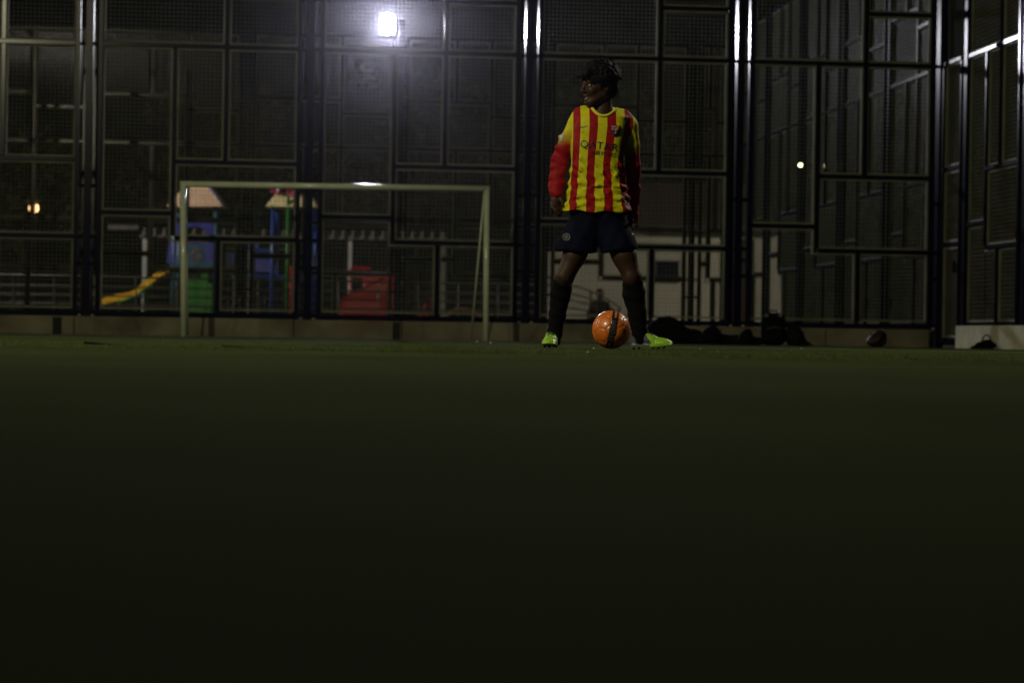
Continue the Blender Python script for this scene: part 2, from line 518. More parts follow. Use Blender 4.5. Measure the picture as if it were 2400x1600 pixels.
for nm, (loc, aim, s, c) in LAMPS.items():
    lm = lens_mat('lit_lens_' + nm, c, s)
    lab = {'left_front': 'court floodlight on its own pole at the left, nearest the camera',
           'left_side': 'court floodlight on its own pole at the left, beyond the player',
           'right_side': 'court floodlight on a pole by the right-hand side fence'}[nm]
    floodlight('floodlight', lab, loc, aim, [(0, lm)], pole_h=True, group='court floodlights')
c1 = W(908, 48, 48.2); c2 = W(908, 70, 48.2)
bl = lens_mat('lit_lens_back', (0.90, 0.90, 1.0), BACK_LAMP)
ft = floodlight('floodlight', 'glaring twin white floodlight mounted high on the far fence', (c2.x, c2.y, c2.z), (0.5, 10, 1.2), [(0, bl), (c1.z - c2.z, bl)], size=(0.26, 0.20))
post2 = f2o + U * kk[3]
mb = MB(); mb.tube([(0, 0, -0.12), (post2.x - c2.x, post2.y + .06 - c2.y, -0.14), (post2.x - c2.x, post2.y + .06 - c2.y, -0.5)], 0.025, 8)
mb.build('arm', M['navy'], ft)

# park lamps lighting the playground and the pale building, just outside the picture
lp1 = lens_mat('lit_park_lens', (1.0, 0.93, 0.74), 3600)
lp2 = lens_mat('lit_park_lens_left', (1.0, 0.93, 0.74), 1900)
floodlight('floodlight', 'park lamp on a pole left of the playground', (-12.4, 51.0, 6.0), (0, 56.0, 0.5), [(0, lp2), (0.3, lp2)], pole_h=True, group='park lamps')
floodlight('floodlight', 'park lamp on a pole before the pale building', (13.0, 54.5, 5.4), (3.0, 63, 1.0), [(0, lp1)], pole_h=True, group='park lamps')

M['kerb_shadow'] = material('kerb_shadow_paint', (0.012, 0.012, 0.010), 0.95, 0, 0.3, 9)
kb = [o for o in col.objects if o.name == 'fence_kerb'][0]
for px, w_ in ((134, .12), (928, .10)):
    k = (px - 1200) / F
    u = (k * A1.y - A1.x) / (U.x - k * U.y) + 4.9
    mb = MB(); mb.box((u, -0.043, 0.118), (w_, 0.012, 0.225)); mb.build('post_shadow_plate', M['kerb_shadow'], kb)  # thin dark plate painting a post's shadow on the kerb face

# ------------------------------------------------------------------ signed distance modelling (figures, bags, shoes)
def P(px, py, dy=0.0, D=13.5):
    p = W(px, py, D)
    return np.array((p.x, p.y + dy, p.z))
PXM = F / 13.5

class Grid:
    def __init__(s, lo, hi, vox):
        s.lo = np.array(lo, float); s.vox = vox
        s.n = np.ceil((np.array(hi) - s.lo) / vox).astype(int) + 1
        s.d = np.full(tuple(s.n), 1.0, np.float32)
    def sub(s, lo, hi):
        a = np.clip(np.floor((np.array(lo) - s.lo) / s.vox).astype(int), 0, s.n - 1)
        b = np.clip(np.ceil((np.array(hi) - s.lo) / s.vox).astype(int) + 1, 0, s.n)
        sl = tuple(slice(a[i], b[i]) for i in range(3))
        X = (s.lo[0] + np.arange(a[0], b[0]) * s.vox)[:, None, None]
        Y = (s.lo[1] + np.arange(a[1], b[1]) * s.vox)[None, :, None]
        Z = (s.lo[2] + np.arange(a[2], b[2]) * s.vox)[None, None, :]
        return sl, X, Y, Z
    def merge(s, sl, d, k):
        o = s.d[sl]
        if k > 0:
            h = np.clip(0.5 + 0.5 * (o - d) / k, 0, 1)
            s.d[sl] = o + (d - o) * h - k * h * (1 - h)
        else: s.d[sl] = np.minimum(o, d)
    def cut(s, sl, d, k):
        o = s.d[sl]
        if k > 0:
            h = np.clip(0.5 - 0.5 * (o + d) / k, 0, 1)
            s.d[sl] = o + (-d - o) * h + k * h * (1 - h)
        else: s.d[sl] = np.maximum(o, -d)
    def cone(s, a, b, ra, rb, k=0.01, cut=False, sy=1.0):
        a = np.array(a, float); b = np.array(b, float)
        m = max(ra, rb) * max(1, 1 / sy) + k + 3 * s.vox + 0.02
        sl, X, Y, Z = s.sub(np.minimum(a, b) - m, np.maximum(a, b) + m)
        ab = b - a; L2 = float(ab @ ab) + 1e-12
        px, py, pz = X - a[0], Y - a[1], Z - a[2]
        t = np.clip((px * ab[0] + py * ab[1] + pz * ab[2]) / L2, 0, 1)
        d = np.sqrt((px - t * ab[0]) ** 2 + ((py - t * ab[1]) * sy) ** 2 + (pz - t * ab[2]) ** 2) - (ra + (rb - ra) * t)
        (s.cut if cut else s.merge)(sl, d, k)
    def path(s, pts, rs, k=0.01, sy=1.0):
        for i in range(len(pts) - 1): s.cone(pts[i], pts[i + 1], rs[i], rs[i + 1], k, sy=sy)
    def ell(s, c, r, k=0.01, R=None, cut=False):
        c = np.array(c, float); r = np.array(r, float)
        m = r.max() + k + 3 * s.vox + 0.02
        sl, X, Y, Z = s.sub(c - m, c + m)
        x, y, z = X - c[0], Y - c[1], Z - c[2]
        if R is not None:
            R = np.array(R)      # columns = local axes
            x, y, z = (x * R[0, 0] + y * R[1, 0] + z * R[2, 0], x * R[0, 1] + y * R[1, 1] + z * R[2, 1], x * R[0, 2] + y * R[1, 2] + z * R[2, 2])
        k0 = np.sqrt((x / r[0]) ** 2 + (y / r[1]) ** 2 + (z / r[2]) ** 2)
        k1 = np.sqrt((x / r[0] ** 2) ** 2 + (y / r[1] ** 2) ** 2 + (z / r[2] ** 2) ** 2) + 1e-9
        d = k0 * (k0 - 1) / k1
        (s.cut if cut else s.merge)(sl, d, k)
    def box(s, c, h, rad=0.01, k=0.01, cut=False, R=None):
        c = np.array(c, float); h = np.array(h, float)
        m = np.linalg.norm(h) + k + rad + 3 * s.vox + 0.02
        sl, X, Y, Z = s.sub(c - m, c + m)
        x, y, z = X - c[0], Y - c[1], Z - c[2]
        if R is not None:
            R = np.array(R)
            x, y, z = (x * R[0, 0] + y * R[1, 0] + z * R[2, 0], x * R[0, 1] + y * R[1, 1] + z * R[2, 1], x * R[0, 2] + y * R[1, 2] + z * R[2, 2])
        qx, qy, qz = np.abs(x) - h[0] + rad, np.abs(y) - h[1] + rad, np.abs(z) - h[2] + rad
        d = np.sqrt(np.maximum(qx, 0) ** 2 + np.maximum(qy, 0) ** 2 + np.maximum(qz, 0) ** 2) + np.minimum(np.maximum(qx, np.maximum(qy, qz)), 0) - rad
        (s.cut if cut else s.merge)(sl, d, k)
    def mesh(s):
        """surface nets"""
        d = s.d
        ins = d < 0
        c = ins[:-1, :-1, :-1].astype(np.int8)
        tot = np.zeros_like(c)
        for dx in (0, 1):
            for dy in (0, 1):
                for dz in (0, 1):
                    tot += ins[dx:ins.shape[0] - 1 + dx, dy:ins.shape[1] - 1 + dy, dz:ins.shape[2] - 1 + dz]
        act = (tot > 0) & (tot < 8)
        idx = np.argwhere(act)
        vid = np.full(act.shape, -1, np.int32)
        vid[act] = np.arange(len(idx))
        acc = np.zeros((len(idx), 3)); cnt = np.zeros(len(idx))
        corners = [(x, y, z) for x in (0, 1) for y in (0, 1) for z in (0, 1)]
        vals = {q: d[idx[:, 0] + q[0], idx[:, 1] + q[1], idx[:, 2] + q[2]] for q in corners}
        for q in corners:
            for ax in range(3):
                if q[ax]: continue
                q2 = list(q); q2[ax] = 1; q2 = tuple(q2)
                a, b = vals[q], vals[q2]
                cr = (a < 0) != (b < 0)
                t = np.where(cr, a / np.where(cr, a - b, 1), 0)
                p = np.tile(np.array(q, float), (len(idx), 1)); p[:, ax] += t
                acc[cr] += p[cr]; cnt[cr] += 1
        vs = s.lo + (idx + acc / cnt[:, None]) * s.vox
        faces = []
        for ax in range(3):
            o = [slice(None)] * 3; o2 = [slice(None)] * 3
            o[ax] = slice(0, -1); o2[ax] = slice(1, None)
            a = ins[tuple(o)]; b = ins[tuple(o2)]
            e = np.argwhere(a != b)
            u, v = (ax + 1) % 3, (ax + 2) % 3
            ok = (e[:, u] > 0) & (e[:, v] > 0) & (e[:, u] < s.n[u] - 1) & (e[:, v] < s.n[v] - 1)
            e = e[ok]
            sgn = a[tuple(e.T)]
            def cell(du, dv):
                q = e.copy(); q[:, u] -= du; q[:, v] -= dv
                return vid[tuple(q.T)]
            f = np.stack([cell(1, 1), cell(0, 1), cell(0, 0), cell(1, 0)], 1)
            f[~sgn] = f[~sgn][:, ::-1]
            faces.append(f)
        fs = np.concatenate(faces)
        fs = fs[(fs >= 0).all(1)]
        return vs, fs
def np_mesh(name, vs, fs, smooth=True):
    me = bpy.data.meshes.new(name)
    me.vertices.add(len(vs)); me.vertices.foreach_set('co', np.asarray(vs, np.float32).ravel())
    me.loops.add(fs.size); me.loops.foreach_set('vertex_index', fs.astype(np.int32).ravel())
    me.polygons.add(len(fs)); me.polygons.foreach_set('loop_start', np.arange(0, fs.size, fs.shape[1], dtype=np.int32))
    me.polygons.foreach_set('use_smooth', np.ones(len(fs), bool))
    me.update(calc_edges=True); me.validate()
    return me
def attr(me, name, vals):
    a = me.attributes.new(name, 'FLOAT', 'POINT')
    a.data.foreach_set('value', np.asarray(vals, np.float32))
def sdf_obj(name, g, mat, parent, smooth_it=2):
    vs, fs = g.mesh()
    vs = laplace(vs, fs, smooth_it)
    o0 = np.array(parent.location) if parent else 0
    me = np_mesh(name, vs - o0, fs)
    return link_mesh(name, me, mat, parent), vs, fs
def laplace(vs, fs, it):
    for _ in range(it):
        acc = np.zeros_like(vs); cnt = np.zeros(len(vs))
        for a in range(4):
            i, j = fs[:, a], fs[:, (a + 1) % 4]
            np.add.at(acc, i, vs[j]); np.add.at(cnt, i, 1)
            np.add.at(acc, j, vs[i]); np.add.at(cnt, j, 1)
        vs = vs * 0.5 + 0.5 * acc / np.maximum(cnt, 1)[:, None]
    return vs

# ------------------------------------------------------------------ the player
base = W(1402, 817, 13.5); base = Vector((base.x, 13.5, 0))
player = thing('person', 'young footballer in yellow and red striped long-sleeved shirt, legs apart, looking left', 'person', base)
M['skin'] = material('brown_skin', (0.030, 0.0135, 0.0075), 0.55, 0, 0.12, 20, 0.0003, 120, spec=0.22)
M['hair'] = material('black_hair', (0.002, 0.0017, 0.002), 0.65, 0, 0.3, 60, spec=0.08)

HO = P(1404, 208.5)                 # head origin: between the ears
a_ = math.radians(-64)
RH = np.array(((math.cos(a_), -math.sin(a_), 0), (math.sin(a_), math.cos(a_), 0), (0, 0, 1)))
tl_ = math.radians(4)
RT = np.array(((1, 0, 0), (0, math.cos(tl_), -math.sin(tl_)), (0, math.sin(tl_), math.cos(tl_))))
RH = RH @ RT
def H(x, y, z): return HO + RH @ np.array((x, y, z))

g = Grid(P(1275, 830, -0.22), P(1525, 150, 0.30), 0.004)
# head and neck
g.ell(H(0, .006, .045), (.073, .091, .084), 0)
g.ell(H(0, -.032, -.015), (.056, .058, .072), .02, RH)
g.cone(H(0, -.035, -.05), H(0, -.066, -.076), .036, .021, .02)
for sx in (-1, 1):
    g.cone(H(sx * .050, .002, -.035), H(sx * .02, -.066, -.076), .018, .016, .02)
    g.ell(H(sx * .036, -.064, -.012), (.021, .022, .020), .015, RH)
    g.ell(H(sx * .074, .008, .0), (.007, .019, .030), .004, RH)
    g.ell(H(sx * .081, .004, .004), (.006, .010, .016), .003, RH, cut=True)
    g.ell(H(sx * .031, -.095, .020), (.016, .014, .010), .008, RH, cut=True)
g.cone(H(-.036, -.080, .037), H(.036, -.080, .037), .011, .011, .012)
for sx in (-1, 1):
    g.path([H(sx * .017, -.080, .024), H(sx * .031, -.0835, .028), H(sx * .046, -.074, .024)], [.0040, .0050, .0040], .004)
    g.path([H(sx * .017, -.080, .014), H(sx * .031, -.0825, .0105), H(sx * .046, -.074, .014)], [.0040, .0046, .0040], .004)
g.cone(H(0, -.087, .030), H(0, -.106, -.010), .007, .010, .008)
g.ell(H(0, -.108, -.012), (.010, .010, .009), .006, RH)
for sx in (-1, 1): g.ell(H(sx * .012, -.097, -.015), (.008, .009, .007), .005, RH)
g.path([H(-.024, -.074, -.036), H(0, -.090, -.035), H(.024, -.074, -.036)], [.005, .0065, .005], .006)
g.path([H(-.022, -.072, -.052), H(0, -.088, -.058), H(.022, -.072, -.052)], [.005, .007, .005], .006)
g.ell(H(0, -.092, -.0465), (.021, .018, .0055), .003, RH, cut=True)
g.ell(H(0, -.078, -.079), (.018, .013, .014), .012, RH)
g.cone(H(0, .028, -.035), P(1413, 268, .018), .046, .054, .02)
g.cone(P(1412, 262, .03), P(1368, 284, .035), .042, .030, .03)
g.cone(P(1414, 262, .03), P(1458, 288, .035), .042, .030, .03)
# trunk under the clothes
g.cone(P(1408, 322, .02), P(1404, 515, .02), .085, .070, .03)
g.cone(P(1372, 300, .03), P(1446, 303, .03), .055, .055, .03)
g.cone(P(1382, 524, .02), P(1426, 526, .02), .066, .066, .02)
# arms (image left, image right)
armL = [P(1352, 298, .03), P(1309, 374, .055), P(1304, 456, .0)]
armR = [P(1470, 302, .035), P(1484, 388, .07), P(1483, 480, .125)]
g.path(armL, [.036, .032, .023], .015)
g.path(armR, [.036, .032, .023], .015)
# hand, image left
hw = P(1304, 456, 0)
g.ell(P(1303, 472, -.008), (.030, .019, .038), .010)
fing = [((1292, 478, -.012), (1296, 489, -.030), (1303, 500, -.028), (1307, 505, -.014)),
        ((1297, 481, -.016), (1302, 493, -.034), (1308, 503, -.030), (1311, 507, -.016)),
        ((1303, 482, -.014), (1308, 494, -.028), (1313, 502, -.024), (1315, 506, -.010)),
        ((1309, 480, -.006), (1313, 490, -.014), (1316, 497, -.012), (1317, 500, -.002))]
for f in fing:
    g.path([P(*q) for q in f], [.0100, .0088, .0080, .0066], .003)
g.path([P(1312, 463, -.016), P(1318, 474, -.030), P(1319, 485, -.034)], [.0110, .0095, .0078], .004)
# hand, image right (behind the hip)
g.ell(P(1478, 497, .135), (.024, .026, .040), .010)
for i, x in enumerate((1468, 1473, 1478, 1483)):
    g.path([P(x, 506, .13 + .006 * i), P(x - 1, 520, .125 + .006 * i), P(x - 4, 531, .115 + .006 * i)], [.0095, .0085, .007], .003)
g.path([P(1467, 492, .125), P(1461, 503, .115), P(1459, 512, .108)], [.011, .009, .0075], .004)
# legs
hipL, kneL, ankL = P(1374, 545, .01), P(1323, 650, -.035), P(1300, 778, .03)
hipR, kneR, ankR = P(1436, 545, .01), P(1481, 650, -.02), P(1499, 778, .03)
g.path([hipL, P(1346, 600, -.02), kneL], [.070, .062, .050], .02)
g.path([kneL, P(1312, 690, .012), P(1306, 735, .02), ankL], [.050, .044, .034, .026], .02)
g.ell(P(1322, 648, -.062), (.030, .022, .034), .02)
g.path([hipR, P(1463, 600, -.01), kneR], [.070, .066, .051], .02)
g.path([kneR, P(1488, 692, .012), P(1495, 735, .02), ankR], [.050, .046, .035, .027], .02)
g.ell(P(1478, 650, -.048), (.030, .022, .034), .02)
g.cone(ankL, P(1294, 803, -.03), .026, .020, .02)
g.cone(ankR, P(1520, 805, .02), .026, .020, .02)
body, bv, bf = sdf_obj('body', g, M['skin'], player, 1)
# darker lips/brows and hair as children
M['eye'] = material('eye_white', (0.26, 0.23, 0.20), 0.25, 0, 0.05, 30)
M['iris'] = material('dark_iris', (0.01, 0.006, 0.004), 0.1, 0, 0.1, 30)
M['teeth'] = material('teeth', (0.62, 0.58, 0.50), 0.25, 0, 0.05, 50)
M['lips'] = material('lips', (0.13, 0.045, 0.035), 0.35, 0, 0.1, 50)
def ball_mesh(c, r, n=12, m=8):
    mb = MB(); vs = []; fs = []
    for i in range(m + 1):
        th = PI * i / m
        for j in range(n):
            ph = 2 * PI * j / n
            vs.append((c[0] + r * math.sin(th) * math.cos(ph), c[1] + r * math.sin(th) * math.sin(ph), c[2] + r * math.cos(th)))
    for i in range(m):
        for j in range(n):
            fs.append((i * n + j, (i + 1) * n + j, (i + 1) * n + (j + 1) % n, i * n + (j + 1) % n))
    mb.add(vs, fs, True); return mb
for sx in (-1, 1):
    e = ball_mesh(H(sx * .031, -.0730, .0195), .0120).build('eye', M['eye'], player, rel=True)
    m_ = ball_mesh(H(sx * .031 - .0005, -.0800, .0195), .0062)
    m_.v = [(a - base.x, b - base.y, c) for a, b, c in m_.v]
    m_.build('iris', M['iris'], e)
def tg(lo, hi, vox, fn):
    q = Grid(lo, hi, vox); fn(q); return q
ctr = H(0, 0, 0)
q = Grid(ctr - .14, ctr + .14, .0022)
q.path([H(-.018, -.066, -.0445), H(0, -.081, -.0445), H(.018, -.066, -.0445)], [.0045, .005, .0045], .002)
sdf_obj('teeth', q, M['teeth'], player, 1)
q = Grid(ctr - .14, ctr + .14, .0022)
q.path([H(-.023, -.0765, -.0385), H(0, -.0935, -.0375), H(.023, -.0765, -.0385)], [.003, .0042, .003], .002)
q.path([H(-.021, -.0745, -.052), H(0, -.0915, -.0565), H(.021, -.0745, -.052)], [.003, .0052, .003], .002)
sdf_obj('lips', q, M['lips'], player, 1)
q = Grid(ctr - .16, ctr + .16, .0028)
for sx in (-1, 1):
    q.path([H(sx * .014, -.0935, .040), H(sx * .03, -.092, .046), H(sx * .048, -.076, .042)], [.0034, .0038, .0028], .003)
sdf_obj('eyebrows', q, M['hair'], player, 1)
# hair
q = Grid(ctr - np.array((.17, .17, .12)), ctr + np.array((.17, .17, .20)), .003)
q.ell(H(0, .014, .064), (.097, .109, .094), 0, RH)
q.ell(H(0, .064, .0), (.072, .048, .060), .02, RH)
for sx in (-1, 1): q.ell(H(sx * .072, .022, .045), (.021, .060, .048), .015, RH)
q.ell(H(0, -.100, -.014), (.070, .060, .068), .006, RH, cut=True)
for sx in (-1, 1):
    q.ell(H(sx * .088, .000, -.014), (.030, .030, .036), .006, RH, cut=True)
    q.cone(H(sx * .072, -.022, .045), H(sx * .068, -.018, .000), .016, .008, .008)
rr = random.Random(11)
for i in range(520):
    th = rr.uniform(0, 2 * PI); zz = rr.uniform(-.1, 1)
    s_ = math.sqrt(max(0, 1 - zz * zz))
    n_ = np.array((s_ * math.cos(th), s_ * math.sin(th), zz))
    if n_[1] < -.35 and n_[2] < .22: continue
    p = np.array((0, .016, .062)) + n_ * np.array((.090, .102, .088))
    swirl = np.array((-n_[1], n_[0], 0)) * rr.uniform(-.7, .7) + np.array((0, -.5, -.15)) * rr.uniform(0, 1)
    dr = n_ * rr.uniform(.2, 1.0) + swirl
    dr /= np.linalg.norm(dr)
    L_ = rr.uniform(.010, .023)
    e1 = p + dr * L_ * .6; e2 = e1 + (dr * .6 + np.array((rr.uniform(-.5, .5), rr.uniform(-.5, .3), -.35))) * L_ * .5
    q.path([H(*p), H(*e1), H(*e2)], [.0100, .0075, .0035], .008)
# forelock sweeping off the forehead
for i in range(18):
    x = rr.uniform(-.055, .055)
    p0 = (x, -.060, .100); p1 = (x * 1.03, -.093, .090 + rr.uniform(-.006, .006)); p2 = (x * 1.05, -.104 + rr.uniform(-.006, .006), .072 + rr.uniform(-.008, .008))
    q.path([H(*p0), H(*p1), H(*p2)], [.014, .010, .005], .008)
hair, _, _ = sdf_obj('hair', q, M['hair'], player, 0)

# shirt
def prof(py_tab):
    ys = [t[0] for t in py_tab]; L = [t[1] for t in py_tab]; R = [t[2] for t in py_tab]; Dp = [t[3] for t in py_tab]
    return ys, L, R, Dp
TT = prof([(250, 1392, 1432, .045), (262, 1368, 1456, .075), (275, 1348, 1473, .098), (300, 1342, 1470, .112), (340, 1338, 1465, .118), (375, 1339, 1461, .112),
           (400, 1338, 1462, .108), (430, 1334, 1466, .110), (460, 1329, 1471, .116), (480, 1324, 1476, .120), (497, 1319, 1481, .124), (515, 1316, 1484, .126)])
zt = np.array([P(1402, y)[2] for y in TT[0]]); 
xl = np.array([P(x, y)[0] for x, y in zip(TT[1], TT[0])]); xr = np.array([P(x, y)[0] for x, y in zip(TT[2], TT[0])])
o_ = np.argsort(zt)
zt, xl, xr, dp = zt[o_], xl[o_], xr[o_], np.array(TT[3])[o_]
TY = 13.52
def torso_d(X, Y, Z, grow=0.0):
    cx = (np.interp(Z, zt, xl) + np.interp(Z, zt, xr)) / 2
    a = (np.interp(Z, zt, xr) - np.interp(Z, zt, xl)) / 2 + grow
    b = np.interp(Z, zt, dp) + grow
    e = 2.9
    k = (np.abs((X - cx) / a) ** e + np.abs((Y - TY) / b) ** e) ** (1 / e)
    return (k - 1) * np.minimum(a, b)
def front(px, py):
    p = P(px, py)
    z = p[2]
    cx = (np.interp(z, zt, xl) + np.interp(z, zt, xr)) / 2; a = (np.interp(z, zt, xr) - np.interp(z, zt, xl)) / 2; b = np.interp(z, zt, dp)
    u = min(.999, abs((p[0] - cx) / a))
    return np.array((p[0], TY - b * (1 - u ** 2.9) ** (1 / 2.9), z))
g = Grid(P(1272, 520, -0.20), P(1522, 232, 0.26), 0.0034)
sl, X, Y, Z = g.sub(g.lo, g.lo + g.n * g.vox)
g.d[...] = torso_d(X, Y, Z)
dtor = None
g.path([P(1366, 270, .03), P(1354, 290, .025), P(1330, 335, .035), P(1312, 376, .055), P(1306, 425, .03), P(1305, 452, .005)], [.048, .053, .048, .048, .043, .041], .016)
g.path([P(1460, 276, .04), P(1474, 294, .035), P(1482, 340, .05), P(1485, 388, .07), P(1487, 440, .10), P(1484, 508, .135)], [.044, .052, .044, .043, .040, .036], .012)
g.cone(P(1390, 262, .02), P(1362, 271, .025), .040, .046, .03)
g.cone(P(1434, 265, .02), P(1462, 276, .03), .040, .044, .03)
folds = [((1343, 385), (1358, 398), (1378, 414), .012), ((1340, 404), (1352, 412), (1366, 418), .012), ((1350, 340), (1360, 372), (1376, 392), .009),
         ((1386, 340), (1396, 360), (1412, 378), .008), ((1390, 392), (1410, 408), (1426, 428), .011), ((1400, 372), (1418, 386), (1438, 392), .009),
         ((1424, 392), (1442, 410), (1460, 428), .012), ((1444, 372), (1454, 390), (1464, 398), .010), ((1436, 424), (1452, 438), (1469, 446), .012),
         ((1337, 436), (1356, 430), (1376, 436), .011), ((1366, 447), (1400, 437), (1448, 439), .009), ((1332, 455), (1352, 463), (1380, 461), .011),
         ((1328, 478), (1352, 484), (1376, 479), .010), ((1396, 484), (1428, 489), (1462, 482), .010), ((1430, 458), (1452, 466), (1474, 466), .011),
         ((1384, 462), (1404, 468), (1428, 464), .008), ((1358, 404), (1374, 430), (1384, 446), .009), ((1410, 448), (1424, 456), (1436, 470), .009),
         ((1356, 290), (1364, 310), (1374, 318), .006), ((1450, 296), (1444, 312), (1436, 322), .006), ((1376, 284), (1392, 292), (1410, 294), .005)]
for a, b, c, r in folds:
    pts = [front(*a), front(*b), front(*c)]
    pts = [pts[0] + np.array((0, r * .4, 0)), pts[1] + np.array((0, r * .10, 0)), pts[2] + np.array((0, r * .4, 0))]
    g.path(pts, [r * .45, r * .95, r * .45], .009)
for a, b, c in (((1346, 398), (1362, 408), (1384, 424)), ((1400, 396), (1420, 412), (1434, 434)), ((1360, 441), (1400, 443), (1450, 445)), ((1340, 470), (1370, 472), (1400, 474)),
                ((1432, 402), (1448, 420), (1464, 436)), ((1348, 356), (1358, 384), (1370, 402)), ((1430, 474), (1450, 475), (1474, 474)), ((1368, 330), (1378, 352), (1392, 368))):
    pts = [front(*q) + np.array((0, -.002, 0)) for q in (a, b, c)]
    for i in range(2): g.cone(pts[i], pts[i + 1], .0004, .0010, .014, cut=True)
for x, y, r in ((1338, 402, .017), (1335, 428, .016), (1331, 452, .017), (1326, 484, .016), (1463, 412, .016), (1466, 440, .017), (1472, 466, .016), (1478, 490, .015)):
    p = P(x, y, .0); g.ell(p + np.array((0.010 if x < 1400 else -.010, .01, 0)), (r, .05, .020), .012)
# sleeve folds
for a, b, r in (((1296, 372), (1322, 384), .010), ((1294, 392), (1320, 398), .009), ((1292, 412), (1318, 408), .009), ((1290, 436), (1316, 430), .008),
                ((1304, 345), (1330, 352), .008), ((1312, 320), (1334, 330), .007)):
    g.cone(P(*a, .012), P(*b, .010), r * 1.2, r * 1.5, .026)
# surface ripple
sl, X, Y, Z = g.sub(g.lo, g.lo + g.n * g.vox)
low = np.clip((P(0 + 1402, 340)[2] - Z) / .3, 0.15, 1)
g.d += (low * (.0022 * np.sin(X * 61 + Z * 47 + Y * 20 + 1) + .0016 * np.sin(X * -47 + Z * 95 + 2 + Y * 31) + .0012 * np.sin(Z * 160 + X * 50))).astype(np.float32)
# hem and neckline
zh = P(1400, 499)[2]; tilt = (P(1480, 497)[2] - P(1319, 494)[2]) / (P(1480, 497)[0] - P(1319, 494)[0])
x0 = P(1400, 499)[0]
hem = zh + tilt * (X - x0) + .006 * np.sin(X * 40) + .010 * ((X - x0) / .19) ** 2
armmask = (X > P(1482.5, 480)[0]) & (X < 9)
cutd = np.where(armmask, -1.0, hem - Z)
g.d = np.maximum(g.d, cutd.astype(np.float32))
def neck_px(px):
    u = (px - 1413.8) / 28.5
    return 273.5 - (23.0 if u < 0 else 18.0) * abs(u) ** 2.3
pxn = 1200 + X / 13.5 * F
zline = np.array([P(x, neck_px(x))[2] for x in range(1380, 1450)]); xline = np.array([P(x, neck_px(x))[0] for x in range(1380, 1450)])
zc = np.interp(X, xline, zline, left=9, right=9)
xa_, xb_ = P(1385.5, 255)[0], P(1442, 255)[0]
side = np.maximum(xa_ - X, X - xb_)
neckcut = np.maximum(np.maximum(zc - Z, side * np.ones_like(Z)), (Y - (TY + .03)) * np.ones_like(X * Z))
g.d = np.maximum(g.d, -neckcut.astype(np.float32))
sv_, sf_ = g.mesh()
sv_ = laplace(sv_, sf_, 2)
# printed pattern coordinates
inv_r = lambda v: v
X_, Y_, Z_ = sv_.T
pyv = 800 - (Z_ - CAM_H) / 13.5 * F + 0      # near enough photograph rows
# exact projection at D=13.5
rel_ = np.stack([X_, np.full_like(X_, 13.5), Z_ - CAM_H], 1)
R3 = np.array((rgt, upv, fwd))
cam_ = rel_ @ R3.T
PXv = 1200 + F * cam_[:, 0] / cam_[:, 2]; PYv = 800 - F * cam_[:, 1] / cam_[:, 2]
B0 = np.array([1343.4, 1360.2, 1380.6, 1400.5, 1422, 1443, 1463.3, 1483.7])
B1 = np.array([1341.0, 1355.6, 1375, 1392.3, 1412, 1429, 1446, 1461])
B2 = np.array([1333, 1349.7, 1371.4, 1393, 1414.7, 1436.4, 1458, 1473.4])
rows = np.array([300., 385., 492.])
su = np.zeros(len(sv_))
bb_ = np.stack([np.interp(PYv, rows, [B0[i], B1[i], B2[i]]) for i in range(8)], 1)
warp = np.clip((PYv - 372) / 40, 0, 1)
PXs = PXv.copy(); PXv = PXv + warp * (1.1 * np.sin(PYv * .13 + PXv * .04) + .7 * np.sin(PYv * .29 + PXv * .09 + 1.3))
for i in range(7):
    lo_, hi_ = bb_[:, i], bb_[:, i + 1]
    m_ = (PXv >= lo_) & (PXv < hi_)
    su[m_] = i + (PXv[m_] - lo_[m_]) / (hi_[m_] - lo_[m_])
m_ = PXv < bb_[:, 0]; su[m_] = -((bb_[:, 0] - PXv)[m_] / 18)
m_ = PXv >= bb_[:, 7]; su[m_] = 7 + ((PXv - bb_[:, 7])[m_] / 18)
PXv = PXs
dt = torso_d(X_, Y_, Z_, .004)
def seg_d(pts, rs):
    best = np.full(len(sv_), 9.0)
    for i in range(len(pts) - 1):
        a, b = pts[i], pts[i + 1]; ab = b - a
        t = np.clip(((sv_ - a) @ ab) / (ab @ ab), 0, 1)
        best = np.minimum(best, np.linalg.norm(sv_ - a - t[:, None] * ab, axis=1) - (rs[i] + (rs[i + 1] - rs[i]) * t))
    return best
dL = seg_d([P(1348, 290, .025), P(1330, 335, .035), P(1312, 376, .055), P(1305, 460, .005)], [.052, .049, .052, .041])
dR = seg_d([P(1479, 296, .035), P(1482, 340, .05), P(1485, 388, .07), P(1484, 508, .135)], [.050, .044, .043, .036])
seam = np.where(PXv < 1400, 1343.5 - PXv, PXv - np.interp(PYv, [268, 300, 350, 380], [1484, 1484, 1464, 1461]))
arm = np.where((PXv < 1400) & (dL < dt + np.where(PYv > 312, .008, 0.)) & (seam > .5), 1.0, 0.0)
arm = np.where((PXv > 1400) & ((seam > 0) | ((dR < dt + .004) & (PYv > 352))), 1.0, arm)
arm = np.where((PXv > 1400), arm * 1.0, arm)
kR = (PXv > 1400).astype(float)
me = np_mesh('shirt', sv_ - np.array(base), sf_)
attr(me, 'su', su); attr(me, 'arm', arm); attr(me, 'row', PYv); attr(me, 'right', kR)
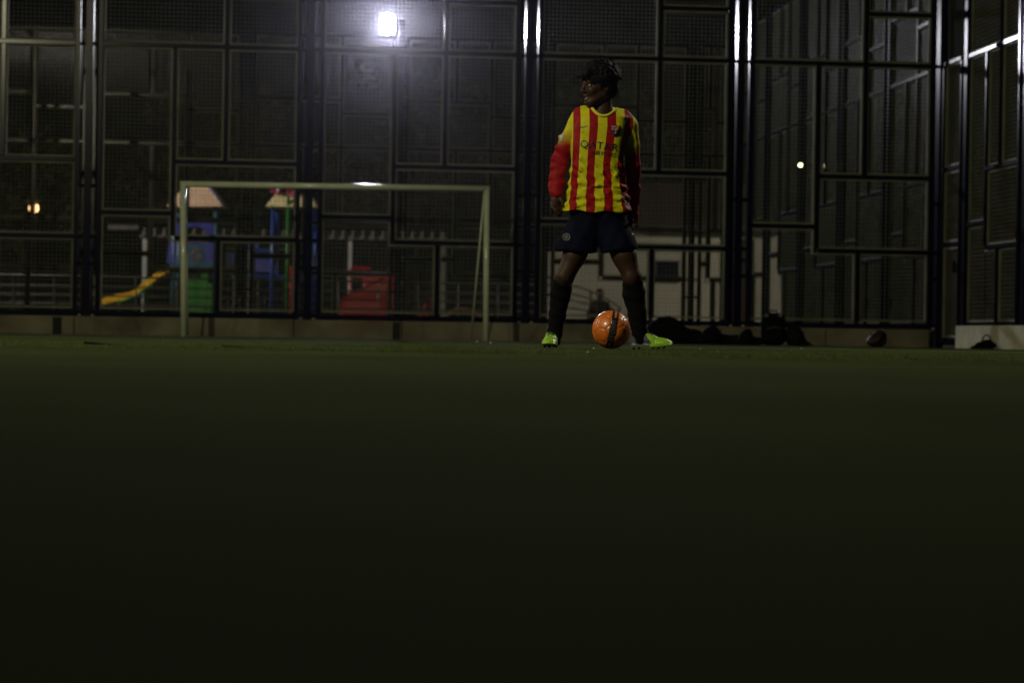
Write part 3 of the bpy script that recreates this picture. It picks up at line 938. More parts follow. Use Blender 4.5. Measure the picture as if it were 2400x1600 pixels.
def shirt_material():
    m = bpy.data.materials.new('striped_jersey'); m.use_nodes = True
    N = m.node_tree.nodes; L = m.node_tree.links; b = N['Principled BSDF']
    def A(n):
        a = N.new('ShaderNodeAttribute'); a.attribute_name = n; return a.outputs['Fac']
    def MA(op, a, b_=None, c=None):
        x = N.new('ShaderNodeMath'); x.operation = op
        for i, v in enumerate((a, b_, c)):
            if v is None: continue
            if isinstance(v, (int, float)): x.inputs[i].default_value = v
            else: L.new(v, x.inputs[i])
        return x.outputs[0]
    def mixc(f, a, b_):
        x = N.new('ShaderNodeMix'); x.data_type = 'RGBA'; L.new(f, x.inputs[0])
        for i, v in ((6, a), (7, b_)):
            if isinstance(v, tuple): x.inputs[i].default_value = (*v, 1)
            else: L.new(v, x.inputs[i])
        return x.outputs[2]
    su_, arm_, row, right = A('su'), A('arm'), A('row'), A('right')
    fr = MA('PINGPONG', su_, 1.0)                         # 0 at even, 1 at odd boundaries
    par = MA('MODULO', MA('FLOOR', MA('ADD', su_, 20.0)), 2.0)   # 0 in stripe 0 -> red
    inside = MA('MULTIPLY', MA('GREATER_THAN', su_, 0.0), MA('LESS_THAN', su_, 7.0))
    red = MA('MULTIPLY', MA('SUBTRACT', 1.0, par), inside)
    outer = MA('LESS_THAN', su_, -0.75)
    RED = (0.22, 0.003, 0.005); YEL = (0.45, 0.43, 0.006)
    body_c = mixc(red, YEL, RED)
    # sleeves: yellow fading to red, the left-hand one through printed hairlines
    s0 = N.new('ShaderNodeMapRange'); L.new(row, s0.inputs[0]); s0.inputs[1].default_value = 302; s0.inputs[2].default_value = 344
    s1 = N.new('ShaderNodeMapRange'); L.new(row, s1.inputs[0]); s1.inputs[1].default_value = 322; s1.inputs[2].default_value = 366
    wv = MA('SINE', MA('MULTIPLY', row, 2.1))
    h = MA('GREATER_THAN', MA('ADD', MA('MULTIPLY', s0.outputs[0], 2.2), MA('MULTIPLY', wv, 0.9)), 1.0)
    fl = MA('ADD', MA('MULTIPLY', h, 0.4), MA('MULTIPLY', s0.outputs[0], 0.6))
    f = MA('ADD', MA('MULTIPLY', s1.outputs[0], right), MA('MULTIPLY', fl, MA('SUBTRACT', 1.0, right)))
    sl_c = mixc(f, YEL, RED)
    c = mixc(arm_, body_c, sl_c)
    tc = N.new('ShaderNodeTexCoord')
    nz = N.new('ShaderNodeTexNoise'); nz.inputs['Scale'].default_value = 25; L.new(tc.outputs['Object'], nz.inputs['Vector'])
    mr = N.new('ShaderNodeMapRange'); L.new(nz.outputs['Fac'], mr.inputs[0]); mr.inputs[3].default_value = .85; mr.inputs[4].default_value = 1.12
    mm = N.new('ShaderNodeMix'); mm.data_type = 'RGBA'; mm.blend_type = 'MULTIPLY'; mm.inputs[0].default_value = 1
    L.new(c, mm.inputs[6]); L.new(mr.outputs[0], mm.inputs[7]); L.new(mm.outputs[2], b.inputs['Base Color'])
    b.inputs['Roughness'].default_value = .62; b.inputs['Specular IOR Level'].default_value = .12
    bp = N.new('ShaderNodeBump'); bp.inputs['Distance'].default_value = .003
    n2 = N.new('ShaderNodeTexNoise'); n2.inputs['Scale'].default_value = 28; n2.inputs['Detail'].default_value = 3
    L.new(tc.outputs['Object'], n2.inputs['Vector']); L.new(n2.outputs['Fac'], bp.inputs['Height']); L.new(bp.outputs[0], b.inputs['Normal'])
    return m
M['shirt'] = shirt_material()
shirt = link_mesh('shirt', me, M['shirt'], player)
shirt_bvh = BVHTree.FromPolygons([Vector(v) for v in sv_], [tuple(map(int, f)) for f in sf_])
M['yellow'] = material('yellow_collar_knit', (0.48, 0.45, 0.03), 0.7, 0, 0.1, 30)
mb = MB(); pts = []
for i in range(25):
    px = 1385.5 + (1442 - 1385.5) * i / 24
    p = P(px, neck_px(px) + 1.5)
    hit = shirt_bvh.ray_cast(Vector((p[0], 12.0, p[2] - .004)), Vector((0, 1, 0)))
    yy = hit[0].y if hit[0] and hit[0].y < 13.62 else 13.5
    pts.append(Vector((p[0], yy + .001, p[2])))
pa, pb = pts[0], pts[-1]
for i in range(1, 12):
    th = PI * i / 12
    c_ = (pa + pb) / 2; r_ = (pb.x - pa.x) / 2
    pts.append(Vector((c_.x + r_ * math.cos(th), max(pa.y, pb.y) + .075 * math.sin(th), pb.z + (pa.z - pb.z) * i / 12 + .012 * math.sin(th))))
m_n = len(pts)
for _ in range(3): pts = [(pts[i - 1] + pts[i] * 2 + pts[(i + 1) % m_n]) / 4 for i in range(m_n)]
mb.tube(pts, .0088, 10, closed=True); mb.build('collar', M['yellow'], shirt, rel=False)
shirt.children[-1].data.transform(Matrix.Translation(-base))

def drape(name, mat, parent, tris2d, bvh, off, rays_from=11.8, maxedge=2.2, thick=True, maxd=9):
    """tris2d: mesh in photograph pixels; laid on the surface hit along +y"""
    bm = bmesh.new()
    me = bpy.data.meshes.new(name)
    me.from_pydata([(x, y, 0) for x, y in tris2d[0]], [], tris2d[1])
    bm.from_mesh(me)
    bmesh.ops.triangulate(bm, faces=bm.faces[:])
    for _ in range(5):
        lg = [e for e in bm.edges if e.calc_length() > maxedge]
        if not lg: break
        bmesh.ops.subdivide_edges(bm, edges=lg, cuts=1)
        bmesh.ops.triangulate(bm, faces=bm.faces[:])
    bad = []
    for v in bm.verts:
        p = P(v.co.x, v.co.y)
        p = Vector((p[0], rays_from, p[2]))
        hit = bvh.ray_cast(p, Vector((0, 1, 0)))
        if hit[0] is None or hit[0].y > 13.9: bad.append(v); continue
        n = hit[1] if hit[1].y < 0 else -hit[1]
        v.co = hit[0] + Vector((0, -off * 1.2, 0))
    bmesh.ops.delete(bm, geom=bad, context='VERTS')
    bm.to_mesh(me); bm.free()
    me.transform(Matrix.Translation(-Vector(parent_world(parent))))
    return link_mesh(name, me, mat, parent)
def parent_world(o):
    v = Vector((0, 0, 0))
    while o: v += o.location; o = o.parent
    return v
def text2d(s, x0, x1, ytop, ybot, slope, spacing=1.0, rot90=False):
    cu = bpy.data.curves.new('t', 'FONT'); cu.body = s; cu.space_character = spacing; cu.resolution_u = 3
    ob = bpy.data.objects.new('t', cu); col.objects.link(ob)
    dg = bpy.context.evaluated_depsgraph_get()
    me = ob.evaluated_get(dg).to_mesh()
    vs = np.array([v.co[:] for v in me.vertices]); fs = [tuple(p.vertices) for p in me.polygons]
    ob.evaluated_get(dg).to_mesh_clear()
    bpy.data.objects.remove(ob); bpy.data.curves.remove(cu)
    u = (vs[:, 0] - vs[:, 0].min()) / np.ptp(vs[:, 0]); v = (vs[:, 1] - vs[:, 1].min()) / np.ptp(vs[:, 1])
    return u, v, fs
M['print_dark'] = material('dark_navy_print', (0.012, 0.010, 0.020), 0.5, 0, 0.15, 30)
for s, x0, x1, yt, yb, slope, spc in (('QATAR', 1360, 1448, 331, 351, .11, 1.12), ('AIRWAYS', 1386, 1444, 354.5, 364.5, .12, 1.08)):
    u, v, fs = text2d(s, x0, x1, yt, yb, slope, spc)
    xx = x0 + u * (x1 - x0); yy = yb + (yt - yb) * v + (xx - x0) * slope
    xx = xx - (yy - yt) * .10
    drape('sponsor_lettering', M['print_dark'], shirt, (list(zip(xx, yy)), fs), shirt_bvh, .0022)
def poly(pts): return (pts, [tuple(range(len(pts)))])
# tick-shaped mark on the chest
tick = [(1355.5, 298.0), (1357.5, 300.2), (1361, 300.8), (1366, 299.6), (1379.5, 297.3), (1366, 301.6), (1361.5, 303.2), (1357.8, 303.2), (1355.2, 301.4)]
drape('tick_mark', M['print_dark'], shirt, poly(tick), shirt_bvh, .0022, maxedge=1.5)
# club crest
def crest():
    def sh(pts): return [(1441.5 + x * 10.6, 297 + y * 13.2) for x, y in pts]
    M['c_blue'] = material('crest_blue', (.02, .02, .09), .6); M['c_garnet'] = material('crest_garnet', (.10, .008, .02), .6)
    M['c_white'] = material('crest_white', (.42, .36, .34), .6); M['c_red'] = material('crest_red', (.30, .012, .015), .6); M['c_gold'] = material('crest_gold', (.40, .20, .03), .6)
    outline = sh([(-1, 0), (-.55, .06), (0, -.04), (.55, .06), (1, 0), (1.04, .35), (.92, .9), (1.0, 1.3), (.75, 1.72), (.3, 1.95), (0, 2.08), (-.3, 1.95), (-.75, 1.72), (-1.0, 1.3), (-.92, .9), (-1.04, .35)])
    o = drape('crest', M['print_dark'], shirt, poly(outline), shirt_bvh, .0022, maxedge=1.5)
    def rect(x0, y0, x1, y1): return poly(sh([(x0, y0), (x1, y0), (x1, y1), (x0, y1)]))
    drape('crest_quarter', M['c_white'], o, rect(-.88, .12, -.04, .84), shirt_bvh, .0034, maxedge=1.5)
    drape('crest_cross', M['c_red'], o, rect(-.54, .12, -.36, .84), shirt_bvh, .0044, maxedge=1.5)
    drape('crest_cross', M['c_red'], o, rect(-.88, .40, -.04, .56), shirt_bvh, .0046, maxedge=1.5)
    drape('crest_quarter', M['c_gold'], o, rect(.04, .12, .88, .84), shirt_bvh, .0034, maxedge=1.5)
    for x in (.16, .44, .70): drape('crest_stripe', M['c_red'], o, rect(x, .12, x + .09, .84), shirt_bvh, .0044, maxedge=1.5)
    low = [(-.82, 1.08), (.82, 1.08), (.84, 1.3), (.62, 1.62), (.25, 1.82), (0, 1.92), (-.25, 1.82), (-.62, 1.62), (-.84, 1.3)]
    drape('crest_field', M['c_blue'], o, poly(sh(low)), shirt_bvh, .0034, maxedge=1.5)
    for x in (-.62, -.26, .10, .46): drape('crest_stripe', M['c_garnet'], o, rect(x, 1.08, x + .16, 1.62), shirt_bvh, .0044, maxedge=1.5)
    n = 10
    drape('crest_ball', M['c_gold'], o, poly(sh([(.16 * math.cos(2 * PI * i / n), 1.42 + .13 * math.sin(2 * PI * i / n)) for i in range(n)])), shirt_bvh, .0054, maxedge=1.5)
crest()
# sleeve badge and hem tag
M['badge_pink'] = material('badge_pink', (.45, .30, .33), .5); M['badge_green'] = material('badge_pale_green', (.30, .42, .33), .5)
bd = drape('sleeve_badge', M['badge_pink'], shirt, poly([(1313.5, 308.5), (1321.5, 309.5), (1317.5, 331), (1309.5, 331.5)]), shirt_bvh, .002, maxedge=1.5)
drape('badge_panel', M['badge_green'], bd, poly([(1312.5, 317), (1319, 318), (1316.5, 329), (1311.5, 329.5)]), shirt_bvh, .0034, maxedge=1.5)
M['tag'] = material('grey_hem_tag', (.10, .10, .10), .6)
drape('hem_tag', M['tag'], shirt, poly([(1458.5, 472), (1468.5, 471.5), (1469, 478.5), (1459, 479.5)]), shirt_bvh, .002, maxedge=2)

# shorts
M['shorts'] = material('navy_shorts', (0.0022, 0.0032, 0.012), 0.8, 0, 0.2, 12, 0.002, 40, spec=0.05)
g = Grid(P(1285, 610, -0.20), P(1512, 470, 0.22), 0.004)
g.cone(P(1376, 503, .02), P(1424, 503, .02), .098, .098, .02, sy=1.0)
for (a, b, r0, r1) in (((1374, 530), (1350, 586), .100, .118), ((1430, 530), (1451, 582), .100, .108)):
    g.cone(P(*a, .015), P(*b, 0.0), r0, r1, .025, sy=1.08)
sl, X, Y, Z = g.sub(g.lo, g.lo + g.n * g.vox)
g.d += (.0022 * np.sin(X * 50 + Z * 40) + .0018 * np.sin(X * -80 + Z * 33 + Y * 40)).astype(np.float32)
zl0, zl1 = P(1300, 586)[2], P(1395, 593)[2]; xl0, xl1 = P(1300, 586)[0], P(1395, 593)[0]
zr0, zr1 = P(1411, 593)[2], P(1494, 580)[2]; xr0, xr1 = P(1411, 593)[0], P(1494, 580)[0]
hemL = zl0 + (X - xl0) / (xl1 - xl0) * (zl1 - zl0); hemR = zr0 + (X - xr0) / (xr1 - xr0) * (zr1 - zr0)
xm = P(1402, 590)[0]
hem = np.where(X < xm, hemL, hemR) + .003 * np.sin(X * 70)
g.d = np.maximum(g.d, (hem - Z).astype(np.float32))
g.cone(P(1402.5, 572), P(1403, 625), .001, .034, .006, cut=True, sy=.12)
for (a, b, r) in (((1349, 560), (1346, 610), .100), ((1452, 556), (1456, 610), .088)):
    g.cone(P(*a, .0), P(*b, -.005), r * .7, r, .004, cut=True)
shorts, shv, shf = sdf_obj('shorts', g, M['shorts'], player, 1)
shorts_bvh = BVHTree.FromPolygons([Vector(v) for v in shv], [tuple(map(int, f)) for f in shf])
M['pale_print'] = material('pale_print', (.42, .42, .36), .5); M['grey_print'] = material('grey_print', (.022, .022, .024), .6)
s_t = [(1480.5, 546), (1482, 548.2), (1484.5, 548.4), (1490, 545.4), (1485.5, 550.2), (1482.5, 551), (1480.3, 549)]
drape('tick_mark', M['pale_print'], shorts, poly(s_t), shorts_bvh, .002, maxedge=1.5)
n = 20
def ring(cx, cy, r0, r1, n=20, sc=0):
    vs = []; fs = []
    for i in range(n):
        a = 2 * PI * i / n; k = 1 + sc * (i % 2)
        vs += [(cx + r0 * math.cos(a), cy + r0 * math.sin(a)), (cx + r1 * k * math.cos(a), cy + r1 * k * math.sin(a))]
    for i in range(n):
        j = (i + 1) % n; fs.append((2 * i, 2 * i + 1, 2 * j + 1, 2 * j))
    return vs, fs
cr = drape('round_crest', M['grey_print'], shorts, ring(1326.5, 556.5, 6.2, 8.6, 20, .12), shorts_bvh, .002, maxedge=2.5)
drape('crest_shield', M['grey_print'], cr, poly([(1322.5, 552.5), (1330.5, 552.5), (1330.5, 558), (1328.5, 561), (1326.5, 562.4), (1324.5, 561), (1322.5, 558)]), shorts_bvh, .0022, maxedge=2)
drape('waist_tag', M['pale_print'], shorts, poly([(1456.8, 508.5), (1458.6, 508.5), (1458.8, 513.5), (1457, 513.5)]), shorts_bvh, .002, maxedge=2)
# socks
M['sock'] = material('black_football_sock', (0.0028, 0.0028, 0.004), 0.9, 0, 0.2, 30, 0.001, 90, spec=0.08)
def sock(pts, rs, cuttop):
    ps = [P(*p) for p in pts]
    lo = np.min(ps, 0) - .09; hi = np.max(ps, 0) + .09
    g = Grid(lo, hi, .004)
    g.path(ps, rs, .015)
    sl, X, Y, Z = g.sub(g.lo, g.lo + g.n * g.vox)
    g.d += (.0012 * np.sin(Z * 120 + X * 30) + .001 * np.sin(Z * 70 - Y * 60)).astype(np.float32)
    (xa, ya), (xb, yb) = cuttop
    za, zb = P(xa, ya)[2], P(xb, yb)[2]; Xa, Xb = P(xa, ya)[0], P(xb, yb)[0]
    g.d = np.maximum(g.d, (Z - (za + (X - Xa) / (Xb - Xa) * (zb - za))).astype(np.float32))
    return sdf_obj('sock', g, M['sock'], player, 1)[0]
sock([(1322, 645, -.03), (1314, 690, .010), (1307, 735, .02), (1301, 776, .03), (1300, 797, .02)], [.056, .056, .046, .041, .036], ((1298, 654), (1342, 668)))
sock([(1481, 645, -.02), (1486, 690, .015), (1494, 735, .02), (1499, 776, .03), (1500, 797, .03)], [.055, .062, .050, .043, .038], ((1456, 661), (1504, 658)))

# boots
M['lime'] = material('lime_boot_upper', (0.20, 0.40, 0.010), 0.42, 0, 0.15, 20, 0.0, 50, spec=0.5)
M['boot_navy'] = material('dark_heel_shell', (0.022, 0.024, 0.032), 0.45, 0, 0.2, 20, spec=0.5)
M['lace'] = material('dark_teal_lace', (0.012, 0.045, 0.045), 0.6, 0, 0.2, 40)
M['stud'] = material('dark_stud', (0.03, 0.04, 0.015), 0.6, 0, 0.2, 40)
def boot_mat():
    m = bpy.data.materials.new('lime_and_navy_boot'); m.use_nodes = True
    N = m.node_tree.nodes; L = m.node_tree.links; b = N['Principled BSDF']
    a = N.new('ShaderNodeAttribute'); a.attribute_name = 'heel'
    mr = N.new('ShaderNodeMapRange'); mr.inputs[1].default_value = -.0012; mr.inputs[2].default_value = .0012; L.new(a.outputs['Fac'], mr.inputs[0])
    mx = N.new('ShaderNodeMix'); mx.data_type = 'RGBA'; mx.inputs[6].default_value = (.22, .42, .010, 1); mx.inputs[7].default_value = (.055, .058, .075, 1)
    L.new(mr.outputs[0], mx.inputs[0]); L.new(mx.outputs[2], b.inputs['Base Color']); b.inputs['Roughness'].default_value = .4
    tc = N.new('ShaderNodeTexCoord'); wv = N.new('ShaderNodeTexWave'); wv.inputs['Scale'].default_value = 28; wv.inputs['Distortion'].default_value = 5; wv.inputs['Detail'].default_value = 2
    L.new(tc.outputs['Object'], wv.inputs['Vector']); bp = N.new('ShaderNodeBump'); bp.inputs['Distance'].default_value = .0010
    mm = N.new('ShaderNodeMath'); mm.operation = 'MULTIPLY'
    iv = N.new('ShaderNodeMath'); iv.operation = 'SUBTRACT'; iv.inputs[0].default_value = 1; L.new(mr.outputs[0], iv.inputs[1])
    L.new(iv.outputs[0], mm.inputs[0]); L.new(wv.outputs['Fac'], mm.inputs[1]); L.new(mm.outputs[0], bp.inputs['Height']); L.new(bp.outputs[0], b.inputs['Normal'])
    return m
M['boot'] = boot_mat()
def boot(loc, yaw, pitch, scale):
    """built facing -y, then turned"""
    g = Grid((-.075, -.19, -.01), (.075, .11, .14), .003)
    g.ell((0, -.105, .030), (.046, .070, .030), 0)
    g.cone((0, -.125, .028), (0, -.03, .050), .028, .036, .02)
    g.cone((0, -.04, .050), (0, .03, .078), .036, .036, .02)
    g.ell((0, .045, .045), (.036, .045, .052), .02)
    g.ell((0, .020, .075), (.036, .050, .034), .015)
    g.cone((0, .03, .07), (0, .045, .105), .036, .038, .015)
    g.cone((0, .04, .085), (0, .055, .14), .028, .032, .006, cut=True)
    g.cone((-.008, -.02, .075), (.0, -.004, .108), .012, .016, .008)
    g.cone((.008, -.02, .075), (.0, -.004, .108), .012, .016, .008)
    g.box((0, -.045, .018), (.040, .125, .010), .008, .012)
    sl, X, Y, Z = g.sub(g.lo, g.lo + g.n * g.vox)
    g.d = np.maximum(g.d, (.010 + np.clip(-(Y + .10), 0, 1) * .18 - Z).astype(np.float32))
    vs, fs = g.mesh(); vs = laplace(vs, fs, 1)
    heel = vs[:, 1] - (-.045 + .9 * np.abs(vs[:, 2] - .035) ** 1.15) - np.where(np.abs(vs[:, 0]) < .012, .2 * (vs[:, 1] < .03), 0)
    heel = np.where(vs[:, 2] < .0135, -.01, heel)
    R = Matrix.Rotation(yaw, 4, 'Z') @ Matrix.Rotation(pitch, 4, 'X') @ Matrix.Scale(scale, 4)
    T = Matrix.Translation(Vector(loc)) @ R
    me = np_mesh('boot', vs, fs); attr(me, 'heel', heel)
    bvh = BVHTree.FromPolygons([Vector(v) for v in vs], [tuple(map(int, f)) for f in fs])
    me.transform(Matrix.Translation(-base) @ T)
    bo = link_mesh('boot', me, M['boot'], player)
    def onboot(x, y):
        h = bvh.ray_cast(Vector((x, y, .3)), Vector((0, 0, -1)))
        return (h[0] + h[1] * .0015) if h[0] else Vector((x, y, .08))
    mb = MB()
    for i in range(6):
        y = -.070 + i * .014
        for s in (-1, 1):
            pts = [onboot(s * .018, y), onboot(s * .008, y + .003), onboot(0, y + .006), onboot(-s * .010, y + .010), onboot(-s * .018, y + .013)]
            mb.tube(pts, .0026, 6)
    top = onboot(0, .006) + Vector((0, 0, .004))
    for s in (-1, 1):
        mb.tube([top, top + Vector((s * .018, -.008, .010)), top + Vector((s * .034, -.010, .0)), top + Vector((s * .022, -.016, -.008)), top], .0028, 6)
        mb.tube([top, top + Vector((s * .014, -.018, .002)), top + Vector((s * .026, -.034, -.018))], .0026, 6)
    me2 = mb.mesh('laces'); me2.transform(Matrix.Translation(-base) @ T); link_mesh('laces', me2, M['lace'], bo)
    ms = MB()
    for x, y in ((-.022, .062), (.022, .062), (-.024, .030), (.024, .030), (-.032, -.055), (.032, -.055), (-.034, -.085), (.034, -.085), (-.024, -.120), (.024, -.120), (0, -.09)):
        zz = .010 + max(0, -(y + .10)) * .18
        ms.tube([(x, y, zz + .004), (x, y, zz - .011)], [.0062, .0045], 8)
    me3 = ms.mesh('studs'); me3.transform(Matrix.Translation(-base) @ T); link_mesh('studs', me3, M['stud'], bo)
    return bo
pL = P(1290, 815, 0); boot((pL[0] + .008, 13.53, .003), math.radians(-8), 0, .93)
pR = P(1505, 818, 0); boot((pR[0] + .012, 13.53, .003), math.radians(82), math.radians(-2), .93)

# ------------------------------------------------------------------ ball
BC = W(1432.7, 773, 13.62); BR = 0.1085
BC.z = BR
bb = thing('football', 'glossy orange football with a black printed band resting by the player\'s feet', 'football', BC)
def ball_mat(name, colr):
    m = bpy.data.materials.new(name); m.use_nodes = True
    N = m.node_tree.nodes; L = m.node_tree.links; b = N['Principled BSDF']
    tc = N.new('ShaderNodeTexCoord')
    mp = N.new('ShaderNodeMapping'); mp.inputs['Rotation'].default_value = (0, math.radians(-11), 0)
    L.new(tc.outputs['Object'], mp.inputs['Vector'])
    sp = N.new('ShaderNodeSeparateXYZ'); L.new(mp.outputs[0], sp.inputs[0])
    def MA(op, a, b_=None):
        x = N.new('ShaderNodeMath'); x.operation = op
        for i, v in enumerate((a, b_)):
            if v is None: continue
            if isinstance(v, (int, float)): x.inputs[i].default_value = v
            else: L.new(v, x.inputs[i])
        return x.outputs[0]
    x = MA('ABSOLUTE', MA('SUBTRACT', sp.outputs[0], .0055)); z = MA('ABSOLUTE', MA('ADD', sp.outputs[2], .004))
    band = MA('MULTIPLY', MA('LESS_THAN', x, .0195), MA('LESS_THAN', sp.outputs[1], .035))
    notch = MA('MULTIPLY', MA('LESS_THAN', x, .0052), MA('GREATER_THAN', z, .073))
    ed = MA('MULTIPLY', band, MA('SUBTRACT', 1.0, notch))
    # small dull sticker
    sx = MA('LESS_THAN', MA('ABSOLUTE', MA('SUBTRACT', sp.outputs[0], .070)), .0085)
    sz = MA('LESS_THAN', MA('ABSOLUTE', MA('ADD', sp.outputs[2], -.004)), .0175)
    st = MA('MULTIPLY', MA('MULTIPLY', sx, sz), MA('LESS_THAN', sp.outputs[1], 0))
    nz = N.new('ShaderNodeTexNoise'); nz.inputs['Scale'].default_value = 22; nz.inputs['Detail'].default_value = 6; L.new(tc.outputs['Object'], nz.inputs['Vector'])
    mx0 = N.new('ShaderNodeMix'); mx0.data_type = 'RGBA'; L.new(nz.outputs['Fac'], mx0.inputs[0])
    mx0.inputs[6].default_value = (*[c * .8 for c in colr], 1); mx0.inputs[7].default_value = (*[c * 1.15 for c in colr], 1)
    mx = N.new('ShaderNodeMix'); mx.data_type = 'RGBA'; L.new(ed, mx.inputs[0]); L.new(mx0.outputs[2], mx.inputs[6]); mx.inputs[7].default_value = (.008, .007, .010, 1)
    mx2 = N.new('ShaderNodeMix'); mx2.data_type = 'RGBA'; L.new(st, mx2.inputs[0]); L.new(mx.outputs[2], mx2.inputs[6]); mx2.inputs[7].default_value = (.09, .085, .04, 1)
    L.new(mx2.outputs[2], b.inputs['Base Color'])
    b.inputs['Roughness'].default_value = .42; b.inputs['Coat Weight'].default_value = .35; b.inputs['Coat Roughness'].default_value = .16
    return m
M['ball'] = ball_mat('orange_ball_leather', (.56, .135, .012)); M['seam'] = ball_mat('ball_seam', (.18, .035, .006))
ball_mesh((0, 0, 0), BR - .0012, 40, 24).build('seam_core', M['seam'], bb)
def ico():
    t = (1 + 5 ** .5) / 2
    v = [(-1, t, 0), (1, t, 0), (-1, -t, 0), (1, -t, 0), (0, -1, t), (0, 1, t), (0, -1, -t), (0, 1, -t), (t, 0, -1), (t, 0, 1), (-t, 0, -1), (-t, 0, 1)]
    f = [(0, 11, 5), (0, 5, 1), (0, 1, 7), (0, 7, 10), (0, 10, 11), (1, 5, 9), (5, 11, 4), (11, 10, 2), (10, 7, 6), (7, 1, 8), (3, 9, 4), (3, 4, 2), (3, 2, 6), (3, 6, 8), (3, 8, 9), (4, 9, 5), (2, 4, 11), (6, 2, 10), (8, 6, 7), (9, 8, 1)]
    return [Vector(p).normalized() for p in v], f
iv_, if_ = ico()
Rb = Matrix.Rotation(.5, 3, 'X') @ Matrix.Rotation(.35, 3, 'Z') @ Matrix.Rotation(.9, 3, 'Y')
iv_ = [Rb @ p for p in iv_]
polys = []
for a, b, c in if_:
    A, B, C = iv_[a], iv_[b], iv_[c]
    polys.append([A.lerp(B, 1 / 3), A.lerp(B, 2 / 3), B.lerp(C, 1 / 3), B.lerp(C, 2 / 3), C.lerp(A, 1 / 3), C.lerp(A, 2 / 3)])
for i, A in enumerate(iv_):
    nb = [j for f in if_ if i in f for j in f if j != i]
    nb = sorted(set(nb), key=lambda j: 0)
    ax = A; ref = (iv_[nb[0]] - A * iv_[nb[0]].dot(A)).normalized(); r2 = A.cross(ref)
    nb = sorted(nb, key=lambda j: math.atan2((iv_[j]).dot(r2), iv_[j].dot(ref)))
    polys.append([A.lerp(iv_[j], 1 / 3) for j in nb])
for pg in polys:
    c = sum(pg, Vector()) / len(pg)
    pg = [c.normalized() * 0 + c.lerp(p, .974) for p in pg]
    vs = []; fs = []; idx = {}
    n = 4
    def vadd(p, edge):
        d = p.normalized()
        key = (round(d.x, 5), round(d.y, 5), round(d.z, 5))
        if key not in idx:
            idx[key] = len(vs); vs.append(d * (BR - (.0013 if edge else 0)))
        return idx[key]
    m = len(pg)
    for k in range(m):
        A, B = pg[k], pg[(k + 1) % m]
        rowsv = []
        for i in range(n + 1):
            # i = 0 centre, n = edge; last ring hugs the border
            t = (0, .34, .66, .93, 1.0)[i]
            rowsv.append([vadd(c.lerp(A.lerp(B, j / i if i else 0), t), i == n) for j in range(i + 1)])
        for i in range(n):
            for j in range(i + 1):
                fs.append((rowsv[i][j], rowsv[i + 1][j], rowsv[i + 1][j + 1]))
                if j < i: fs.append((rowsv[i][j], rowsv[i + 1][j + 1], rowsv[i][j + 1]))
    if (vs[fs[0][1]] - vs[fs[0][0]]).cross(vs[fs[0][2]] - vs[fs[0][0]]).dot(vs[fs[0][0]]) < 0: fs = [f[::-1] for f in fs]
    mb = MB(); mb.add(vs, fs, True); mb.build('panel', M['ball'], bb)
# outlined lettering on the band
M['grey_letter'] = material('dull_grey_lettering', (.060, .050, .055), .5)
u, v, fs = text2d('STORM', 0, 1, 0, 1, 0, 1.05)
mb = MB(); vs = []
ra = math.radians(11)
for a, b in zip(u, v):
    s = (a - .5) * .115 ; w = (b - .5) * .024
    lx = .0055 - w; lz = s - .006
    x = lx * math.cos(ra) + lz * math.sin(ra); z = -lx * math.sin(ra) + lz * math.cos(ra)
    rr2 = (BR + .0006) ** 2 - x * x - z * z
    vs.append((x, -math.sqrt(max(rr2, 1e-6)), z))
mb.add(vs, fs); mb.build('lettering', M['grey_letter'], bb)

# ------------------------------------------------------------------ things lying by the kerb
def gz(px, D, z=0.0):
    """ground point under pixel column px at distance D"""
    p = W(px, 790, D); return Vector((p.x, D, z))
def blob_thing(name, label, cat, loc, build, mat, part, rz=0.0, vox=.012, ext=(.6, .4, .6), smooth=1):
    t = thing(name, label, cat, loc)
    g = Grid((loc[0] - ext[0], loc[1] - ext[1], -.03), (loc[0] + ext[0], loc[1] + ext[1], ext[2]), vox)
    build(g, np.array((loc[0], loc[1], 0.0)))
    g.d = np.maximum(g.d, -(g.lo[2] + np.arange(g.n[2]) * g.vox)[None, None, :].astype(np.float32) + .002)
    o, _, _ = sdf_obj(part, g, mat, t, smooth)
    return t
DB = 32.3
# big soft holdall
c = gz(1562, DB)
def f(g, c):
    g.ell(c + (0, 0, .14), (.30, .17, .17), 0)
    g.ell(c + (-.02, 0, .24), (.20, .14, .11), .05)
    g.ell(c + (.26, 0, .10), (.22, .15, .11), .05)
    g.ell(c + (-.28, .0, .09), (.18, .13, .10), .05)
    g.ell(c + (.1, -.12, .10), (.12, .06, .09), .03)
t = blob_thing('holdall', 'big slumped black sports holdall against the kerb right of the player\'s boot', 'bag', c, f, M['black'], 'bag_body', ext=(.75, .45, .5))
mb = MB(); mb.tube([(-.16, -.08, .26), (-.12, -.14, .34), (.02, -.16, .36), (.14, -.14, .31), (.18, -.08, .22)], .013, 8); mb.build('strap', M['dark_fabric'], t)
# jacket heap
c = gz(1640, DB + .05)
def f(g, c):
    g.ell(c + (0, 0, .07), (.26, .16, .09), 0); g.ell(c + (-.10, .02, .13), (.12, .10, .08), .05)
    g.cone(c + (-.2, -.08, .10), c + (.12, -.10, .05), .05, .05, .03); g.cone(c + (.05, 0, .10), c + (.25, .05, .05), .06, .05, .03)
blob_thing('jacket', 'crumpled dark jacket heaped beside the big holdall', 'jacket', c, f, M['dark_fabric'], 'jacket_cloth', ext=(.5, .4, .4))
